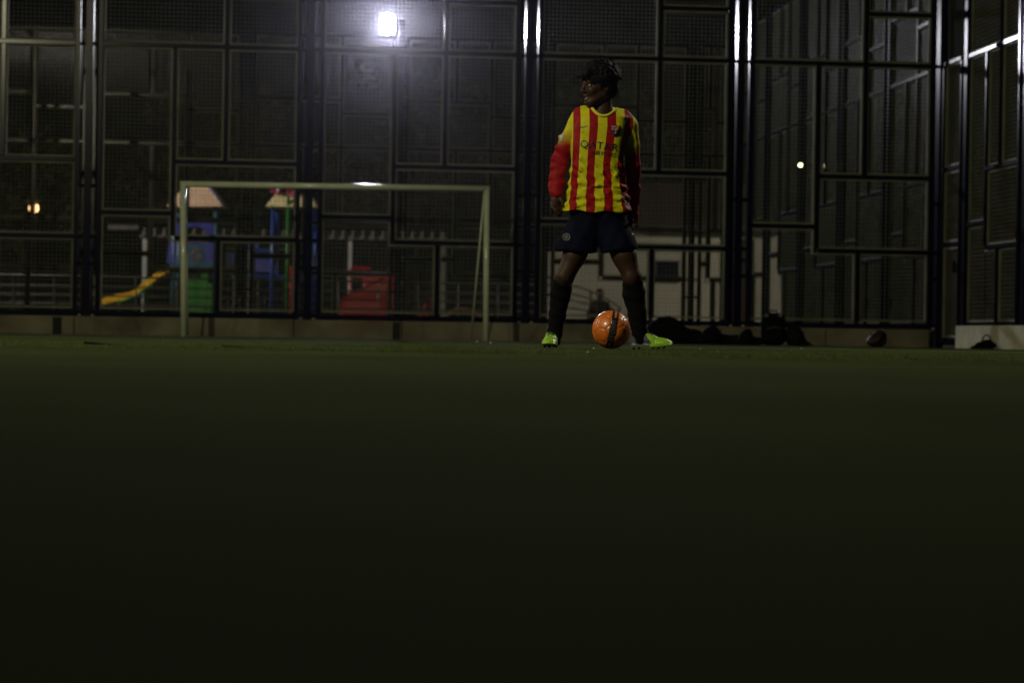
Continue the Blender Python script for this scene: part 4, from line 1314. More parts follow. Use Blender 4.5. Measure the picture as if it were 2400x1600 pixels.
# round drawstring bag
c = gz(1668, DB - .25)
def f(g, c):
    g.ell(c + (0, 0, .12), (.13, .12, .12), 0); g.cone(c + (0, 0, .18), c + (.03, 0, .235), .05, .03, .03)
t = blob_thing('drawstring_bag', 'small round black drawstring bag just left of the navy post', 'bag', c, f, M['black'], 'bag_body', ext=(.3, .3, .35))
mb = MB(); mb.tube([(.03, 0, .23), (.09, -.04, .20), (.15, -.08, .10), (.17, -.09, .01)], .006, 6); mb.build('drawstring', M['dark_fabric'], t)
c = gz(1748, DB - .1)
def f(g, c):
    g.ell(c + (0, 0, .09), (.10, .12, .10), 0); g.ell(c + (.02, 0, .17), (.06, .07, .05), .03); g.ell(c + (.14, .05, .05), (.12, .1, .06), .04)
blob_thing('pullover', 'small dark bundle of rolled pullover right beside the navy post', 'pullover', c, f, M['black'], 'pullover_cloth', ext=(.4, .3, .35))
c = gz(1712, DB + .12)
def f(g, c):
    g.ell(c + (0, 0, .05), (.34, .16, .085), 0); g.ell(c + (-.14, -.03, .09), (.12, .10, .05), .05); g.ell(c + (.16, .02, .08), (.14, .10, .06), .05)
    g.cone(c + (-.3, -.06, .03), c + (.1, -.13, .03), .03, .035, .03)
blob_thing('training_bibs', 'low spread heap of dark training bibs behind the navy post', 'clothes heap', c, f, M['dark_fabric'], 'cloth', ext=(.5, .35, .3))
# backpack
c = gz(1812, DB - .1)
def f(g, c):
    g.box(c + (0, 0, .20), (.165, .10, .20), .09, 0); g.ell(c + (0, 0, .36), (.14, .09, .07), .05)
    g.box(c + (0, -.11, .14), (.12, .05, .11), .04, .03)
t = blob_thing('backpack', 'tall black backpack standing upright against the kerb with a pale logo strip', 'backpack', c, f, M['black'], 'bag_body', ext=(.35, .3, .55))
mb = MB(); mb.tube([(-.05, .0, .42), (-.04, 0, .46), (.04, 0, .46), (.05, 0, .42)], .010, 8); mb.build('top_handle', M['dark_fabric'], t)
mb = MB(); mb.tube([(-.10, -.165, .22), (0, -.172, .245), (.10, -.165, .22)], .005, 6); mb.build('zip', M['tag'], t)
for x in (-.10, .08):
    mb = MB(); mb.box((x, -.075, .395), (.055, .015, .035), bev=.004); mb.build('buckle', M['tag'], t)
c = gz(1862, DB)
def f(g, c):
    g.ell(c + (0, 0, .12), (.13, .13, .14), 0); g.cone(c + (-.05, 0, .16), c + (.16, 0, .02), .09, .04, .05)
blob_thing('gym_bag', 'low dark gym bag slumped against the right side of the tall backpack', 'bag', c, f, M['dark_fabric'], 'bag_body', ext=(.4, .3, .4))
# helmet-like shoe bag at right
M['maroon'] = material('maroon_bag_cloth', (.022, .004, .005), .6, 0, .3, 14)
c = gz(2056, DB + .3)
def f(g, c):
    g.ell(c + (0, 0, .09), (.13, .13, .10), 0); g.ell(c + (.03, 0, .16), (.09, .09, .07), .04); g.ell(c + (-.08, -.05, .07), (.07, .08, .06), .03)
t = blob_thing('kit_bag', 'small maroon and black kit bag with one shining reflector by the right kerb', 'bag', c, f, M['maroon'], 'bag_body', ext=(.35, .3, .35))
M['reflector'] = material('reflector', (.9, .9, .9), .08, .9, 0.0, 5)
ball_mesh((-.10, -.13, .175), .020, 10, 6).build('reflector', M['reflector'], t)
mb = MB(); mb.tube([(-.06, -.10, .02), (.03, -.13, .10), (.10, -.10, .18)], .015, 8); mb.build('strap', M['black'], t)
# bag by the plinth, right edge
pc = CORNER + V * 3.15 - U * .28
def f(g, c):
    g.ell(c + (0, 0, .045), (.14, .10, .055), 0); g.ell(c + (.02, 0, .08), (.07, .06, .04), .03); g.cone(c + (-.1, -.03, .03), c + (-.2, -.05, .015), .03, .015, .02)
t = blob_thing('shoulder_bag', 'flat dark shoulder bag with a looped strap at the foot of the pale plinth', 'bag', (pc.x, pc.y, 0), f, M['black'], 'bag_body', ext=(.35, .3, .3))
mb = MB(); mb.tube([(-.05, -.02, .08), (-.045, -.03, .14), (-.01, -.03, .175), (.035, -.03, .17), (.055, -.02, .12), (.06, -.02, .06)], .010, 8); mb.build('strap', M['dark_fabric'], t)

# small things on the turf
M['paper'] = material('pale_paper', (.45, .46, .40), .7, 0, .1, 60)
def scrap(px, py, size, lab):
    h = 789 + math.tan(ROLL) * (px - 1200)
    D = CAM_H * F / max(6, (py - h)); p = W(px, py, D)
    t = MB(); n = 7; vs = []
    for i in range(n):
        a = 2 * PI * i / n; r = size * random.uniform(.7, 1.1)
        vs.append((r * math.cos(a), r * math.sin(a), random.uniform(.0, size * .5)))
    vs = [(x, y, 0.001) for x, y, z in vs] + [(x * .7, y * .7, z + size * .45) for x, y, z in vs] + [(0, 0, size * .8)]
    fs = [(i, (i + 1) % n, n + (i + 1) % n, n + i) for i in range(n)] + [(n + i, n + (i + 1) % n, 2 * n) for i in range(n)]
    t.add(vs, fs)
    o = t.build('paper_scrap', M['paper'], None, (p.x, D, 0)); tag(o, lab, 'scrap', 'paper scraps on the turf')
scrap(1391, 817, .0075, 'crumpled white paper scrap on the turf just left of the ball')
scrap(1378, 826, .0055, 'tiny white paper scrap in front and left of the ball')
scrap(1642, 818, .006, 'tiny white scrap on the turf right of the player\'s lime boot')
scrap(1853, 822, .006, 'tiny white scrap on the turf in front of the tall backpack')
scrap(1878, 817, .006, 'tiny white scrap on the turf right of the tall backpack')
scrap(1118, 801, .014, 'crumpled white scrap on the turf left of the goal\'s right post')
scrap(1150, 804, .010, 'small white scrap at the foot of the goal\'s right post')
scrap(1682, 824, .004, 'faintest white speck on the turf, right of the lime boot')
M['rubber_strip'] = material('black_rubber_strip', (.006, .006, .006), .9, 0, .3, 80, spec=.1)
def strip(px0, px1, py, h0, lab):
    hz = 789 + math.tan(ROLL) * ((px0 + px1) / 2 - 1200); D = CAM_H * F / (py - hz)
    a = W(px0, py, D); b = W(px1, py, D)
    t = thing('rubber_strip', lab, 'mat scrap', (a.x, D, 0))
    mb = MB(); n = 26; L_ = b.x - a.x
    pts = []
    for i in range(n + 1):
        u = i / n
        pts.append((u * L_, (1 - u) ** 1.4 * h0 + .0012 + random.uniform(0, .0010)))
    pol = [(0, 0.0005)] + [(x, z) for x, z in pts] + [(L_, .0005)]
    pol = pol[::-1]
    mb.prism(pol, -.012, .05); mb.build('torn_edge', M['rubber_strip'], t)
strip(198, 292, 807.5, .0105, 'short torn black rubber strip curling up from the turf at far left')
strip(520, 640, 813.5, .0040, 'long thin black rubber strip lying flat on the turf before the goal')
# rubber crumbs over the turf in the focused band
mb = MB(); rc = random.Random(5)
for i in range(2600):
    D = 7.5 + 9 * rc.random() ** 1.2; x = rc.uniform(-.24, .24) * D
    if abs(x - .55) < .12 and abs(D - 13.6) < .2: continue
    s = rc.uniform(.0008, .0022)
    a = rc.uniform(0, 3); ca, sa = math.cos(a) * s, math.sin(a) * s
    mb.add([(x + ca, D + sa, 0), (x - sa, D + ca, 0), (x - ca, D - sa, 0), (x + sa, D - ca, 0), (x, D, s * 1.5)], [(0, 1, 4), (1, 2, 4), (2, 3, 4), (3, 0, 4)])
M['crumb'] = material('infill_crumb', (.06, .06, .05), .8, 0, .8, 400)
o = mb.build('infill_crumbs', M['crumb'], None); tag(o, 'loose infill crumbs scattered over the green turf', 'crumbs', kind='stuff')

# short turf fibres in the sharply focused band
nb = 42000
D_ = 8.0 + 10 * rng.random(nb) ** 1.3; x_b = rng.uniform(-.23, .23, nb) * D_
hh = rng.uniform(.003, .0085, nb); an = rng.uniform(0, PI, nb); wv_ = rng.uniform(.0006, .0011, nb)
dx_, dy_ = np.cos(an) * wv_, np.sin(an) * wv_
lx, ly = rng.normal(0, .003, nb), rng.normal(0, .003, nb)
z_ = np.zeros(nb)
vb = np.stack([np.stack([x_b - dx_, D_ - dy_, z_], 1), np.stack([x_b + dx_, D_ + dy_, z_], 1), np.stack([x_b + lx, D_ + ly, hh], 1)], 1).reshape(-1, 3)
me = np_mesh('turf_fibres', vb, np.arange(nb * 3).reshape(-1, 3), False)
M['fibre'] = material('turf_fibre', (.075, .098, .022), 1.0, 0, .6, 300, spec=.05)
o = link_mesh('turf_fibres', me, M['fibre']); tag(o, 'short green artificial turf fibres on the court', 'turf fibres', kind='stuff')

# ------------------------------------------------------------------ playground beyond the second court
M['blue'] = material('blue_play_plastic', (.012, .045, .25), .35, 0, .15, 4)
M['violet'] = material('violet_blue_panel', (.035, .04, .26), .35, 0, .15, 4)
M['teal'] = material('teal_post', (.02, .07, .12), .4, 0, .15, 4)
M['green'] = material('green_play_plastic', (.02, .14, .018), .4, 0, .15, 4)
M['red'] = material('red_play_plastic', (.46, .010, .016), .35, 0, .12, 4)
M['yellow_s'] = material('yellow_slide_plastic', (.62, .33, .01), .35, 0, .1, 4)
M['peach'] = material('peach_roof', (.50, .33, .24), .6, 0, .08, 4)
M['cream'] = material('cream_roof', (.72, .62, .34), .6, 0, .08, 4)
M['pink'] = material('pink_bow', (.45, .04, .14), .5, 0, .1, 6)
M['orange'] = material('orange_play_plastic', (.55, .10, .02), .4, 0, .1, 4)
M['brown_or'] = material('dull_orange_plastic', (.12, .045, .015), .6, 0, .2, 5)
M['white'] = material('white_painted_steel', (.50, .50, .52), .5, 0, .1, 4)
M['greyw'] = material('weathered_white_timber', (.15, .145, .14), .7, 0, .2, 3)
DP = 55.0
S = F / DP
tc_ = gz(470, DP)
def lp(px, py, org, D=DP): 
    p = W(px, py, D); return (p.x - org.x, p.z)
def part_poly(name, pts, mat, parent, org, y0, y1, D=DP):
    mb = MB(); mb.prism([lp(x, y, org, D) for x, y in pts][::-1], y0, y1); return mb.build(name, mat, parent)
def pole(name, px, y_top, parent, org, mat, r=.05, y=0.0, D=DP):
    x, z = lp(px, y_top, org, D)
    mb = MB(); mb.tube([(x, y, 0), (x, y, z)], r, 12); return mb.build(name, mat, parent)
T1 = thing('play_tower', 'blue play tower with a peach hipped roof and a green lower panel', 'play tower', tc_)
def hip_roof(parent, org, xl0, xl1, yb, xt0, xt1, yt, mat, D=DP, depth=.62):
    a = lp(xl0, yb, org, D); b = lp(xl1, yb, org, D); c = lp(xt1, yt, org, D); d = lp(xt0, yt, org, D)
    vs = [(a[0], -depth, a[1]), (b[0], -depth, b[1]), (b[0], depth, b[1]), (a[0], depth, a[1]),
          (d[0], -depth * .55, d[1]), (c[0], -depth * .55, c[1]), (c[0], depth * .55, c[1]), (d[0], depth * .55, d[1])]
    mb = MB(); mb.add(vs, [(3, 2, 1, 0), (4, 5, 6, 7), (0, 1, 5, 4), (1, 2, 6, 5), (2, 3, 7, 6), (3, 0, 4, 7)])
    return mb.build('roof', mat, parent)
r1 = hip_roof(T1, tc_, 399, 531, 487, 440, 492, 436, M['peach'])
mb = MB()
a, b = lp(492, 436, tc_), lp(532, 487, tc_)
mb.tube([(a[0], -.36, a[1]), (b[0], -.64, b[1])], .02, 6); mb.build('roof_trim', M['blue'], r1)
for x, y in ((415, -.45), (512, -.45), (415, .45), (512, .45)): pole('post', x, 486, T1, tc_, M['teal'], .055, y)
pts = [(416, 521), (508, 523), (508, 552), (497, 552)] + [(462 + 26 * math.cos(a), 552 - 19 * math.sin(a)) for a in np.linspace(.1, PI - .1, 9)] + [(416, 552)]
part_poly('arch_panel', pts, M['violet'], T1, tc_, -.50, -.46)
part_poly('side_panel', [(404, 566), (421, 566), (421, 618), (398, 618)], M['violet'], T1, tc_, -.50, -.46)
part_poly('side_panel', [(487, 567), (509, 567), (509, 616), (489, 616)], M['violet'], T1, tc_, -.50, -.46)
part_poly('top_rail', [(436, 570), (487, 571), (487, 577), (436, 577)], M['violet'], T1, tc_, -.495, -.46)
x, z = lp(468, 600, tc_)
mb = MB(); mb.tube([(x + .10 * math.cos(a), -.48, z + .12 * math.sin(a)) for a in np.linspace(0, 2 * PI, 17)[:-1]], .028, 6, closed=True); mb.build('play_wheel', M['brown_or'], T1)
part_poly('platform', [(404, 620), (512, 621), (512, 629), (404, 628)], M['teal'], T1, tc_, -.5, .5)
part_poly('lower_panel', [(449, 655), (478, 655), (478, 640), (494, 641), (494, 664), (504, 668), (504, 768), (446, 768)], M['green'], T1, tc_, -.50, -.45)
part_poly('back_panel', [(400, 568), (510, 568), (510, 760), (398, 760)], M['teal'], T1, tc_, .42, .47)
# yellow slide
sl_ = thing('slide', 'yellow chute slide with green sides running down left from the blue tower', 'slide', gz(330, DP - .3))
so = sl_.location
path = [(398, 634), (386, 640), (366, 655), (345, 670), (326, 686), (312, 693), (285, 697), (262, 703), (240, 712), (232, 722)]
pp = [lp(x, y, so) for x, y in path]
mb = MB()
vs = []
for (x, z) in pp:
    vs += [(x, -.26, z + .05), (x, -.22, z - .06), (x, .22, z - .06), (x, .26, z + .05)]
fs = []
for i in range(len(pp) - 1):
    for j in range(3): fs.append((i * 4 + j, i * 4 + j + 1, (i + 1) * 4 + j + 1, (i + 1) * 4 + j))
mb.add(vs, fs, True); mb.build('chute', M['yellow_s'], sl_)
for y in (-.28, .28):
    mb = MB()
    vs = []; fs = []
    for (x, z) in pp: vs += [(x, y - .02, z + .07), (x, y - .02, z - .08), (x, y + .02, z - .08), (x, y + .02, z + .07)]
    for i in range(len(pp) - 1):
        for j in range(4): fs.append((i * 4 + j, (i + 1) * 4 + j, (i + 1) * 4 + (j + 1) % 4, i * 4 + (j + 1) % 4))
    mb.add(vs, fs); mb.build('side_wall', M['yellow_s'] , sl_)
mb = MB(); mb.tube([(pp[2][0], -.31, pp[2][1] - .12), (pp[4][0], -.31, pp[4][1] - .10), (pp[6][0], -.31, pp[6][1] - .14)], .035, 8); mb.build('side_rail', M['green'], sl_)
for i in (3, 6):
    mb = MB(); mb.tube([(pp[i][0], 0, 0), (pp[i][0], 0, pp[i][1] - .07)], .04, 8); mb.build('support', M['green'], sl_)
# second tower
oc = gz(685, DP + .3)
T2 = thing('play_tower', 'play tower with a cream roof and a pink bow on blue and green posts', 'play tower', oc)
D2 = DP + .3
r2 = hip_roof(T2, oc, 628, 744, 487.5, 650, 727, 455, M['cream'], D2)
mb = MB()
for s, cx in ((-1, 652), (1, 684)):
    x, z = lp(cx, 449 + (3 if s > 0 else 0), oc, D2)
    vs = [(x, -.40, z)]
    n = 14
    ring_ = [(x + .15 * math.cos(2 * PI * i / n) * (1 if math.cos(2 * PI * i / n) * s > 0 else .6), -.40 + .04 * math.sin(4 * PI * i / n), z + .085 * math.sin(2 * PI * i / n)) for i in range(n)]
    b_ = len(mb.v)
    front_ = [(a_, b2 - .05, c_) for a_, b2, c_ in ring_]
    mb.add(ring_ + front_, [(i, (i + 1) % n, n + (i + 1) % n, n + i) for i in range(n)] + [tuple(range(n)), tuple(range(2 * n - 1, n - 1, -1))])
bow = mb.build('bow', M['pink'], r2)
x, z = lp(657, 447, oc, D2)
ball_mesh((x, -.46, z), .05, 10, 6).build('bow_centre', M['white'], bow)
for px, y in ((645, -.5), (737, -.5), (645, .45), (737, .45)): pole('post', px, 487, T2, oc, M['blue'], .042, y, D2)
pole('post', 681, 462, T2, oc, M['green'], .040, -.56, D2)
part_poly('side_panel', [(528, 590), (558, 590), (558, 631), (527, 631)], M['blue'], T2, oc, .1, .15, D2)
part_poly('side_panel', [(598, 605), (643, 606), (643, 640), (598, 638)], M['violet'], T2, oc, -.52, -.47, D2)
part_poly('top_rail', [(598, 586), (646, 587), (646, 594), (598, 593)], M['blue'], T2, oc, -.53, -.47, D2)
part_poly('top_rail', [(528, 578), (690, 581), (690, 587), (528, 584)], M['green'], T2, oc, .16, .2, D2)
part_poly('corner_block', [(582, 570), (589, 570), (589, 583), (582, 583)], M['violet'], T2, oc, -.4, -.3, D2)
part_poly('corner_block', [(600, 572), (611, 572), (611, 583), (600, 583)], M['violet'], T2, oc, -.4, -.3, D2)
part_poly('platform', [(590, 645), (740, 647), (740, 653), (590, 651)], M['blue'], T2, oc, -.5, .45, D2)
mb = MB(); x, z = lp(688, 625, oc, D2); mb.tube([(x, -.6, 0), (x, -.6, z)], .02, 8); mb.build('climbing_pole', M['red'], T2)
mb = MB(); x0_, z0_ = lp(645, 650, oc, D2); x1_, z1_ = lp(740, 650, oc, D2)
mb.box(((x0_ + x1_) / 2, -.55, 1.1), (x1_ - x0_, .03, .22)); mb.build('lower_panel', M['yellow_s'], T2) if False else None
# link bridge between the towers
lb = gz(560, DP + .2)
B = thing('play_bridge', 'low blue plank bridge joining the two play towers', 'bridge', lb)
part_poly('deck', [(514, 640), (640, 643), (640, 648), (514, 645)], M['teal'], B, lb, -.3, .3)
for x in (530, 555, 585, 615): pole('leg', x, 642, B, lb, M['blue'], .025, .2)
# red slide unit
oc = gz(865, 54.0); D3 = 54.0
R_ = thing('slide', 'bright red play house with a curving red chute behind the goal', 'slide', oc)
part_poly('roof_panel', [(826, 624), (871, 626), (871, 634), (826, 633)], M['red'], R_, oc, -.4, -.34, D3)
part_poly('upper_panel', [(826, 643), (858, 644), (858, 654), (826, 653)], M['red'], R_, oc, -.4, -.34, D3)
part_poly('house_wall', [(858, 644), (911, 645), (911, 688), (903, 697), (858, 712), (858, 685)], M['red'], R_, oc, -.44, -.38, D3)
part_poly('house_wall', [(858, 644), (911, 645), (911, 760), (858, 760)], M['red'], R_, oc, .3, .36, D3)
for px in (826, 858, 911, 921): pole('post', px, 630 if px < 900 else 646, R_, oc, M['red'], .028, -.42, D3)
path = [(905, 662), (880, 676), (858, 690), (838, 697), (820, 704), (808, 716), (803, 735), (800, 758)]
vs = []; fs = []
pp = [lp(x, y, oc, D3) for x, y in path]
for i, (x, z) in enumerate(pp):
    vs += [(x, -.80, z + .14), (x + .02, -.74, z - .12), (x + .02, -.40, z - .12), (x, -.34, z + .14)]
for i in range(len(pp) - 1):
    for j in range(3): fs.append((i * 4 + j, i * 4 + j + 1, (i + 1) * 4 + j + 1, (i + 1) * 4 + j))
mb = MB(); mb.add(vs, fs, True); mb.build('chute', M['red'], R_)
part_poly('chute_side', [(911, 655), (880, 668), (858, 682), (836, 690), (816, 697), (804, 712), (800, 768), (868, 768), (872, 735), (890, 718), (911, 700)], M['red'], R_, oc, -.86, -.82, D3)
# spring rider
oc = gz(1008, 53.0); D4 = 53.0
Q = thing('spring_rider', 'small orange and red spring rider on the playground behind the goal', 'spring rider', oc)
part_poly('back_board', [(1008, 697), (1020, 698), (1021, 742), (1009, 742)], M['orange'], Q, oc, -.2, -.12, D4)
part_poly('seat', [(984, 731), (1003, 729), (1006, 742), (982, 742)], M['red'], Q, oc, -.22, .0, D4)
mb = MB(); x, z = lp(997, 718, oc, D4); mb.tube([(x - .03, -.2, z - .12), (x, -.2, z + .04), (x + .06, -.2, z + .02)], .03, 8); mb.build('handle', M['pink'], Q)
mb = MB(); mb.tube([(x + .10 * math.cos(a), -.1 + .10 * math.sin(a), .02 + .34 * a / 25) for a in np.linspace(0, 25, 60)], .014, 6); mb.build('spring', M['housing'], Q)
oc = gz(1085, 56.0); D5 = 56.0
Q2 = thing('play_tunnel', 'dim orange-brown play tunnel in shade left of the goal\'s right post', 'play tunnel', oc)
mb = MB(); x, z = lp(1085, 722, oc, D5); pts = [(x + .42 * math.cos(a), -.3, .30 + .36 * math.sin(a)) for a in np.linspace(-.3, PI + .3, 14)]
mb.tube(pts, .07, 8); mb.build('tunnel_ring', M['brown_or'], Q2)
mb = MB(); mb.tube([(a_, .3, c_) for a_, b_, c_ in pts], .07, 8); mb.build('tunnel_ring', M['brown_or'], Q2)
mb = MB(); mb.tube([(x, -.28, .34), (x, .5, .34)], .36, 18); mb.build('tunnel_body', M['brown_or'], Q2)
# white bollard
oc = gz(552, 51.0)
t = thing('bollard', 'small white bollard with a round top seen between the two play towers', 'bollard', oc)
x, z0 = lp(552, 690, oc, 51.0); z1 = lp(552, 660, oc, 51.0)[1]; z2 = lp(552, 652, oc, 51.0)[1]
mb = MB(); mb.tube([(x, 0, 0), (x, 0, z1)], .045, 12); mb.build('stem', M['greyw'], t)
ball_mesh((x, 0, z2), .05, 10, 8).build('cap', M['white'], t)

# railing behind the second court
M['rail'] = material('galvanised_railing', (.13, .13, .135), .5, 0, .1, 5)
ro = f2o - V * 1.2 - U * 6
rl = thing('railing', 'grey galvanised railing with five rails along the playground edge', 'railing', ro, ANG)
L_ = 17.8
for z in (.40, .58, .76, .94, 1.14):
    mb = MB(); mb.tube([(0, 0, z), (L_, 0, z)], .016 if z < 1.1 else .024, 8); mb.build('rail', M['rail'], rl)
n = int(L_ / .82)
pm = None
for i in range(n + 1):
    if pm is None:
        mb = MB(); mb.tube([(0, 0.03, 0), (0, 0.03, 1.14)], .018, 8); pm = mb.mesh('post'); pm.materials.append(M['rail'])
    o = bpy.data.objects.new('post', pm); col.objects.link(o); o.parent = rl; o.location = (i * .82, 0, 0)
# pergola
DPg = 61.0
oc = gz(600, DPg)
pg = thing('pergola', 'long weathered white pergola with upturned rafter ends beyond the play towers', 'pergola', oc)
def pbeam(x0, x1, y0, y1, name='beam', yy=-.05):
    a = lp(x0, y0, oc, DPg); b = lp(x1, y1, oc, DPg)
    mb = MB(); v = Vector((b[0] - a[0], 0, b[1] - a[1])); 
    mb.box(((a[0] + b[0]) / 2, yy, (a[1] + b[1]) / 2), (v.length, .08, .07), ry=-math.atan2(v.z, v.x)); mb.build(name, M['greyw'], pg)
pbeam(328, 1047, 553, 562)
pbeam(328, 1047, 549, 558, yy=1.6)
a = lp(253, 532, oc, DPg); b = lp(325, 534, oc, DPg)
mb = MB(); mb.box(((a[0] + b[0]) / 2, 0, (a[1] + b[1]) / 2), (b[0] - a[0], .1, .12), bev=.01); mb.build('end_beam', M['greyw'], pg)
for px, yt in ((340, 553), (821, 560), (580, 556), (1040, 561)):
    x, z = lp(px, yt, oc, DPg); mb = MB(); mb.box((x, 0, z / 2), (.10, .10, z), bev=.01); mb.build('post', M['white'] if px in (340, 821) else M['greyw'], pg)
x = 340
while x < 1050:
    if 905 < x < 935 or 700 < x < 745: x += 23; continue
    yb = 553 + (x - 328) * .0125
    px_, pz_ = lp(x, yb, oc, DPg)
    mb = MB()
    mb.prism([(px_ - .055, pz_ - .02), (px_ + .055, pz_ - .02), (px_ + .045, pz_ + .07), (px_ + .030, pz_ + .10), (px_ + .045, pz_ + .17), (px_ + .015, pz_ + .21), (px_ - .02, pz_ + .17), (px_ - .02, pz_ + .10), (px_ - .045, pz_ + .07)], -.20, 1.7)
    mb.build('rafter', M['greyw'], pg)
    x += 23.2

# pale building with ramp, to the right
M['beige'] = material('beige_wall_plaster', (.30, .285, .235), .9, 0, .08, .8, .002, 20)
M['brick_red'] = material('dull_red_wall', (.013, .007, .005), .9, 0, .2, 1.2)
DW = 63.0
oc = gz(1540, DW)
bl_ = thing('building', 'pale beige park building with a dark upper storey seen behind the player\'s legs', 'building', oc)
part_poly('wall', [(1268, 590), (1478, 594), (1478, 541), (1830, 546), (1830, 810), (1268, 810)], M['beige'], bl_, oc, 0, 3, DW)
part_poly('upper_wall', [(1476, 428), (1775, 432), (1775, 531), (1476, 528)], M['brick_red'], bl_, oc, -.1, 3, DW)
part_poly('ledge', [(1470, 528), (1840, 533), (1840, 545), (1470, 540)], M['housing'], bl_, oc, -.5, 3, DW)
w_ = part_poly('window', [(1537, 613), (1591, 614), (1591, 663), (1537, 662)], M['navy'], bl_, oc, -.04, .01, DW)
part_poly('window_frame', [(1534, 610), (1594, 611), (1594, 613.4), (1534, 612.4)], M['housing'], w_, oc, -.06, -.01, DW)
part_poly('doorway', [(1722, 560), (1768, 561), (1768, 805), (1722, 805)], M['brick_red'], bl_, oc, -.03, .01, DW)
# curved ramp rails
DR = 58.0
oc = gz(1390, DR)
rr_ = thing('ramp_railing', 'dull green curved ramp railing descending to the right before the pale building', 'railing', oc)
M['rail_green'] = material('dull_green_rail', (.05, .055, .045), .5, .2, .1, 5)
for k, y0 in enumerate((666, 686, 702, 720)):
    pts = []
    for i in range(13):
        u = i / 12; px_ = 1318 + u * 136; py_ = y0 + (u ** 1.7) * 52 * (1 - .12 * k)
        x, z = lp(px_, py_, oc, DR); pts.append((x, .6 * math.sin(u * 1.6), z))
    mb = MB(); mb.tube(pts, .022, 8); mb.build('rail', M['rail_green'], rr_)
for u in (0.0, .5, 1.0):
    px_ = 1318 + u * 136; x, z = lp(px_, 666 + (u ** 1.7) * 52, oc, DR)
    mb = MB(); mb.tube([(x, .6 * math.sin(u * 1.6), 0), (x, .6 * math.sin(u * 1.6), z)], .025, 8); mb.build('post', M['rail_green'], rr_)

# seated spectator behind the second court
DS = 52.0
oc = gz(1405, DS)
sp_ = thing('person', 'blurred figure in dark clothes sitting beyond the fences, seen above the ball', 'person', oc)
M['dark_shirt'] = material('dark_shirt', (.018, .012, .014), .9, 0, .2, 10)
M['skin2'] = material('brown_skin_far', (.11, .06, .045), .5, 0, .1, 20)
x_, zh_ = lp(1405, 690, oc, DS)
c0 = np.array((oc.x, DS, 0.0))
hz_ = zh_
g = Grid(c0 + (-.45, -.65, 0), c0 + (.45, .45, hz_ + .2), .014)
g.ell(c0 + (0, -.02, hz_), (.075, .095, .11), 0); g.cone(c0 + (0, 0, hz_ - .08), c0 + (0, .02, hz_ - .18), .05, .055, .02)
hip_z = max(.42, hz_ - .62)
for s in (-1, 1):
    g.path([c0 + (s * .15, .02, hz_ - .22), c0 + (s * .23, -.06, hz_ - .46), c0 + (s * .13, -.30, hz_ - .50)], [.05, .042, .032], .03)
    g.path([c0 + (s * .09, 0, hip_z), c0 + (s * .13, -.42, hip_z + .02), c0 + (s * .12, -.40, .08)], [.09, .065, .045], .03)
    g.cone(c0 + (s * .12, -.38, .04), c0 + (s * .13, -.54, .03), .04, .032, .02)
    for k in range(4): g.cone(c0 + (s * .13 + (k - 1.5) * .018, -.32, hz_ - .50), c0 + (s * .13 + (k - 1.5) * .02, -.40, hz_ - .53), .012, .010, .004)
g.cone(c0 + (0, .02, hz_ - .25), c0 + (0, 0, hip_z), .13, .12, .04)
sdf_obj('body', g, M['skin2'], sp_, 1)
g = Grid(c0 + (-.45, -.65, 0), c0 + (.45, .45, hz_ + .2), .014)
g.cone(c0 + (0, .02, hz_ - .24), c0 + (0, 0, hip_z), .15, .14, .04); g.cone(c0 + (-.13, .02, hz_ - .21), c0 + (.13, .02, hz_ - .21), .068, .068, .03)
for s in (-1, 1): g.path([c0 + (s * .15, .02, hz_ - .22), c0 + (s * .24, -.06, hz_ - .46), c0 + (s * .17, -.22, hz_ - .50)], [.068, .058, .045], .03)
sdf_obj('shirt', g, M['dark_shirt'], sp_, 1)
g = Grid(c0 + (-.45, -.65, 0), c0 + (.45, .45, hz_ + .2), .014)
for s in (-1, 1): g.path([c0 + (s * .09, 0, hip_z), c0 + (s * .13, -.42, hip_z + .02), c0 + (s * .12, -.40, .14)], [.105, .08, .06], .03)
sdf_obj('trousers', g, M['black'], sp_, 1)
g = Grid(c0 + (-.2, -.25, hz_ - .2), c0 + (.2, .25, hz_ + .25), .01)
g.ell(c0 + (0, .02, hz_ + .035), (.088, .105, .10), 0); g.ell(c0 + (0, -.10, hz_ - .03), (.07, .06, .07), .01, cut=True)
sdf_obj('hair', g, M['hair'], sp_, 1)
bn = thing('bench', 'dark low bench under the blurred seated spectator', 'bench', (oc.x, DS + .05, 0))
mb = MB(); mb.box((0, 0, hip_z - .12), (1.3, .36, .05), bev=.008); mb.build('seat', M['greyw'], bn)
for s in (-.5, .5):
    mb = MB(); mb.box((s, 0, (hip_z - .15) / 2), (.06, .32, hip_z - .15), bev=.006); mb.build('leg', M['housing'], bn)

